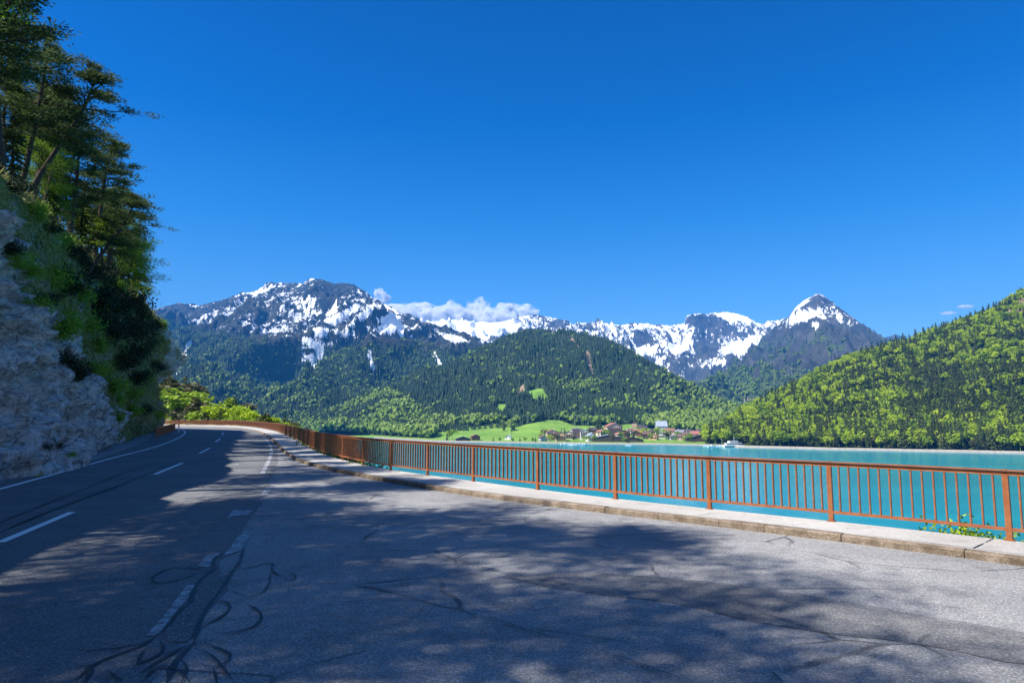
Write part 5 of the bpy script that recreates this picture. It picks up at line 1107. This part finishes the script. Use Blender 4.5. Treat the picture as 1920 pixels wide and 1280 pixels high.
HS = [('boathouse', 868, 826.5, 905, 22, 3.2, 9, 8, 'dark', 'grey', 'low dark boathouse at the left end of the far meadow shore', .3, 1, 0), ('house', 891, 825, 925, 13, 6, 11, 15, 'brown', 'rust', 'small brown chalet at the left of the meadow shore', .45, 2, 1),
      ('house', 953, 825, 930, 9, 4.5, 9, -10, 'white', 'slate', 'small white hut alone on the meadow shore', .5, 1, 0), ('house', 1018, 829, 890, 11, 6, 9, 20, 'grey', 'brown', 'small grey house at the left edge of the village', .5, 2, 0),
      ('hotel', 1035, 827.5, 910, 17, 12, 14, 5, 'pink', 'rust', 'pink hotel with a rust roof, first large house of the village from the left', .4, 4, 1), ('house', 1051, 829, 895, 15, 10, 13, 0, 'orange', 'brown', 'orange gabled house right beside the pink hotel', .55, 3, 1),
      ('house', 1066, 828, 915, 14, 9, 12, -8, 'cream', 'brown', 'cream house with a brown roof between orange and white blocks', .45, 3, 1), ('hotel', 1081, 828, 925, 15, 14, 12, 4, 'violet', 'grey', 'tall pale violet block behind the boats', .2, 5, 1), ('hotel', 1095, 829, 915, 12, 13, 12, -4, 'white', 'grey', 'tall white block next to the violet one', .25, 4, 1),
      ('house', 1108, 831, 882, 13, 8, 12, 12, 'white', 'slate', 'white gabled house close to the water', .7, 2, 1), ('house', 1112, 817, 985, 18, 6, 12, 80, 'brown', 'dark', 'dark roofed farmhouse up on the meadow edge', .45, 2, 0), ('hotel', 1150, 821, 960, 26, 14, 18, 10, 'pink', 'red', 'largest red and pink hotel above the village centre', .45, 4, 1),
      ('boathouse', 1140, 831.5, 872, 44, 6, 12, 0, 'dark', 'slate', 'long dark waterfront building below the red hotel', .2, 2, 0), ('house', 1128, 824, 935, 13, 8, 12, 30, 'cream', 'rust', 'cream house left of the red hotel', .5, 3, 1), ('house', 1172, 825, 930, 14, 8, 12, -20, 'brown', 'brown', 'brown timber house right of the red hotel', .45, 2, 1),
      ('house', 1196, 823, 950, 18, 7, 13, 70, 'brown', 'rust', 'brown house with a wide rust roof right of the village centre', .42, 2, 1), ('house', 1213, 827, 918, 17, 7, 12, 75, 'dark', 'brown', 'dark timber house near the long boathouse', .42, 2, 1), ('boathouse', 1185, 833.5, 866, 32, 3.4, 9, 0, 'dark', 'brown', 'long low brown boathouse on the waterline', .25, 1, 0),
      ('house', 1204, 813, 1030, 26, 6, 15, 85, 'brown', 'dark', 'long dark roofed house on the slope, left of the slate roof', .35, 2, 1), ('hotel', 1240, 812, 1040, 34, 11, 18, 82, 'grey', 'slate', 'big grey house with a slate blue roof on the slope', .5, 3, 0), ('house', 1226, 818, 985, 15, 6, 12, 15, 'cream', 'dark', 'cream house below the slate roofed one', .45, 2, 1),
      ('house', 1256, 818, 985, 20, 8, 14, 80, 'pink', 'rust', 'pink house with a broad rust roof right of the slate roof', .4, 3, 1), ('house', 1275, 819, 975, 18, 7, 13, 70, 'white', 'grey', 'white house with a grey roof in the right half of the village', .4, 2, 1), ('house', 1312, 815, 1010, 22, 7, 13, 85, 'brown', 'dark', 'dark brown house highest at the right end of the village', .4, 2, 1),
      ('house', 1303, 826, 925, 20, 8, 12, 75, 'pink', 'red', 'red roofed house above the right boathouse', .42, 2, 1), ('boathouse', 1312, 834, 870, 40, 5, 11, 0, 'dark', 'dark', 'long dark boathouse at the right end of the village', .2, 1, 0), ('house', 1287, 824, 940, 13, 6, 11, 20, 'cream', 'brown', 'small cream house left of the red roofed house', .45, 2, 1),
      ('house', 1240, 826, 925, 13, 6, 11, -15, 'white', 'brown', 'small white house among trees in the right half', .45, 2, 1), ('house', 1328, 823, 945, 15, 6, 11, 70, 'violet', 'rust', 'pale violet house near the wooded hill', .45, 2, 1), ('house', 1262, 829.5, 900, 12, 5, 10, 10, 'grey', 'grey', 'low grey house on the lawn by the water', .4, 1, 0),
      ('house', 1160, 827, 915, 11, 6, 10, 25, 'white', 'red', 'little white house with a red roof in front of the red hotel', .5, 2, 0), ('house', 1226, 829, 900, 12, 6, 10, -30, 'orange', 'rust', 'small orange house between trees near the water', .5, 2, 1),
      ('house', 1183, 820, 975, 12, 6, 10, 40, 'white', 'brown', 'white house on the slope left of the long dark roof', .5, 2, 1), ('house', 1290, 813, 1025, 13, 6, 10, 60, 'white', 'dark', 'white house up the slope at the right of the village', .5, 2, 1), ('house', 1325, 829, 900, 13, 5, 10, 80, 'brown', 'brown', 'brown house behind the right boathouse', .45, 2, 0),
      ('house', 1085, 823, 960, 12, 7, 10, -20, 'orange', 'red', 'orange house behind the pale violet block', .5, 2, 1), ('house', 1340, 827, 920, 11, 5, 9, 30, 'white', 'grey', 'white house at the foot of the wooded hill', .5, 2, 0), ('house', 1275, 829, 900, 11, 5, 9, 75, 'pink', 'brown', 'small pink house near the lawn by the water', .45, 2, 0),
      ('tent', 1342, 834.5, 868, 17, 3.2, 9, 90, 'white', 'grey', 'white pavilion by the water beside the ferry', .5, 1, 0)]
M_rf['white'] = plain('roof_white', (.8, .8, .8), .7, .05)
for nm, x, y, dp, w, h, d, rot, wa, ro, lab, pi, fl, ba in HS:
    house(nm, x, y, dp, w, h, d, rot, wa, 'white' if nm == 'tent' else ro, lab, {'boathouse': 'boathouse', 'hotel': 'hotel', 'tent': 'pavilion'}.get(nm, 'house'), pi, fl, bool(ba))
# boats
M_hull = plain('white_hull', (.82, .82, .80), .35, .04)
def hull(L, Wd, H):
    n = 9; u = np.linspace(0, 1, n); prof = np.where(u < .6, 1, 1 - ((u - .6) / .4) ** 2 * .97) * np.where(u < .15, .86 + u, 1)
    V = []
    for k in range(n): V += [(u[k] * L - L / 2, -prof[k] * Wd / 2 * .72, -.35), (u[k] * L - L / 2, -prof[k] * Wd / 2, H * (1 + .35 * max(0, u[k] - .55))), (u[k] * L - L / 2, prof[k] * Wd / 2, H * (1 + .35 * max(0, u[k] - .55))), (u[k] * L - L / 2, prof[k] * Wd / 2 * .72, -.35)]
    Q = []
    for k in range(n - 1):
        a, b = k * 4, k * 4 + 4; Q += [[a, a + 1, b + 1, b], [a + 1, a + 2, b + 2, b + 1], [a + 2, a + 3, b + 3, b + 2]]
    m = MB(); m.add(V, Q=Q + [[0, 3, 2, 1], [n * 4 - 4, n * 4 - 3, n * 4 - 2, n * 4 - 1]]); return m
def boat(name, x, y, L, rot, label, kind):
    P = gnd(x, y, LAKE); o = tag(empty(name, tuple(P), R(rot)), label, 'boat' if kind < 2 else 'ferry', 'boats along the village shore')
    if kind == 2:
        hull(L, L * .22, 2.0).build('hull', M_hull, o)
        for nm, l, z, hh in (('main_deck_cabin', .72, 2.0, 2.1), ('upper_deck_cabin', .42, 4.4, 1.9)):
            m = MB(); m.box((-L * .04, 0, z + hh / 2), (L * l, L * .19, hh)); c_ = m.build(nm, M_hull, o)
            m = MB(); m.box((-L * .04, 0, z + hh * .58), (L * l * .94, L * .19 + .1, hh * .42)); m.build('window_band', M_win, c_)
        m = MB(); m.box((-L * .04, 0, 4.2), (L * .80, L * .22, .22)); m.build('upper_deck', M_wc['cream'], o)
        m = MB(); m.box((L * .10, 0, 7.1), (3.2, 2.6, 1.6)); m.build('wheelhouse', M_win, o)
        m = MB(); m.tube([(L * .02, 0, 6.2), (L * .02, 0, 8.0), (L * .02, 0, 11.0)], .12, 5); m.build('mast', M_hull, o)
        m = MB(); m.box((0, 0, .45), (L * .97, L * .224, .35)); m.build('waterline_stripe', M_wc['dark'], o)
    else:
        hull(L, L * .30, 1.0).build('hull', M_hull, o)
        m = MB(); m.box((0, 0, 1.5), (L * .38, L * .2, 1.1)); c_ = m.build('cabin', M_hull, o)
        m = MB(); m.box((0, 0, 1.65), (L * .36, L * .2 + .08, .5)); m.build('window_band', M_win, c_)
        if kind == 1: m = MB(); m.tube([(L * .08, 0, 1), (L * .08, 0, 5), (L * .08, 0, 10)], .07, 5); m.build('mast', M_hull, o)
boat('ferry', 1376, 837.5, 24, 12, 'white two decked ferry moored below the right hill', 2)
for x, y, L, r_, lab, k in ((1062, 833.5, 14, 10, 'white boat moored left of the white gabled house', 0), (1072, 834, 9, -15, 'small white boat beside the larger moored one', 0), (1089, 834, 11, 5, 'white sailing boat in front of the tall white block', 1), (1098, 834, 8, 20, 'little boat right of the sailing boat', 0),
                            (1180, 835.5, 9, -5, 'small boat in front of the low brown boathouse', 0), (1337, 837, 12, 15, 'white boat in front of the white pavilion', 0), (1352, 837.3, 10, -10, 'white boat between pavilion and ferry', 1), (1325, 837, 7, 0, 'small boat at the end of the dark boathouse', 0)):
    boat('boat', x, y, L, r_, lab, k)
# village trees
VT = [(x, 828.8, 900, 7.5, 'con' if i % 3 == 0 else 'leaf') for i, x in enumerate((925, 937, 962, 975, 985, 998, 1004))]
rs = np.random.RandomState(77)
for x in np.linspace(1012, 1345, 56):
    VT.append((x + rs.uniform(-4, 4), rs.uniform(813, 832), 0, rs.uniform(7, 14), rs.choice(['leaf', 'lime', 'leaf', 'olive', 'con'])))
VT += [(945, 808, 0, 16, 'con'), (1123, 806, 0, 22, 'con'), (1119, 807, 0, 18, 'con'), (1127, 808, 0, 17, 'con'), (848, 824, 0, 17, 'leaf'), (842, 826, 0, 15, 'leaf'), (838, 828, 0, 12, 'con')]
cnt = {}
for k, (x, y, dp, h, kind) in enumerate(sorted(VT, key=lambda v: v[0])):
    p, n = hit(M2_bvh, x, y)
    if p is None: continue
    nm, txt = {'olive': ('budding_tree', 'brownish tree'), 'lime': ('broadleaf_tree', 'yellow-green tree'), 'leaf': ('broadleaf_tree', 'green leafy tree'), 'con': ('conifer_tree', 'dark conifer')}[kind]
    q_ = cnt.get(kind, 0); cnt[kind] = q_ + 1
    put_tree(MCm[k % 3] if kind == 'con' else MBm[kind][k % 3], nm, p - (0, 0, .3), h, 1.0 if kind == 'con' else 1.2, k * 1.3, txt + ' on the village shore, ' + ordinal(q_) + ' of its kind from the left', 'trees in the village')

# ------------------------------------------------------------------ clouds behind the ridges, and haze
def cloud_mat(name, dens, sc):
    t = NT(name); n = t.noise(sc, 6, 0.65, t.co(), .6)
    v = t.new('ShaderNodeVolumePrincipled'); v.inputs['Color'].default_value = (1, 1, 1, 1); v.inputs['Anisotropy'].default_value = 0.3
    t.put(t.math('MULTIPLY', t.step(n, .36, .80), dens), v.inputs['Density'])
    t.l.new(v.outputs[0], t.out.inputs['Volume']); t.n.remove(t.b); return t.m
M_cloud = cloud_mat('cloud_vapour', .10, .007)
_V8 = None
def ico_lump(c, r, seed):
    import bmesh
    bm = bmesh.new(); bmesh.ops.create_icosphere(bm, subdivisions=4, radius=1.0)
    V = np.array([v.co[:] for v in bm.verts]); T = np.array([[v.index for v in f.verts] for f in bm.faces]); bm.free()
    V = V * (1 + .42 * fbm(V * 1.7 + seed * 7.1, 5))[:, None]
    return V * np.asarray(r) + np.asarray(c), T
def cloud(lumps, dp, label):
    mb = MB()
    for k, (x, y, rx, ry) in enumerate(lumps):
        c = at(x, y, dp + 60 * math.sin(k * 2.3)); s = dp / F
        V, T = ico_lump(c, (rx * s * 1.25, max(rx * s * .7, 60), ry * s * 1.3), k + x); mb.add(V, T=T)
    return tag(mb.build('cloud', M_cloud, None, True), label, 'cloud', 'clouds over the ridges')
cloud([(745, 582, 32, 10), (790, 588, 40, 14), (835, 594, 36, 17), (862, 600, 26, 18)], 9300, 'long white cloud bank behind the right ridge of the main mountain')
cloud([(898, 588, 20, 21), (890, 600, 24, 16), (930, 596, 32, 15), (962, 590, 30, 16), (985, 588, 18, 12)], 9300, 'billowing white cloud over the snowy saddle in the middle')
cloud([(712, 552, 9, 9), (722, 560, 9, 6)], 9300, 'small torn wisp above the left end of the cloud bank')
cloud([(850, 577, 13, 6), (844, 570, 6, 6)], 9300, 'small wisp between the two cloud banks')
cloud([(1776, 587, 12, 2.2)], 9300, 'lower of two tiny flat clouds above the right hill')
cloud([(1809, 574.5, 11, 2.4)], 9300, 'upper of two tiny flat clouds above the right hill')
t = NT('haze_air'); v = t.new('ShaderNodeVolumePrincipled'); v.inputs['Color'].default_value = (.05, .36, 1.0, 1); v.inputs['Density'].default_value = 0.00006
t.l.new(v.outputs[0], t.out.inputs['Volume']); t.n.remove(t.b)
mb = MB(); mb.box((0, 4000, 733.5), (16400, 10000, 1533)); tag(mb.build('haze', t.m), kind='stuff')
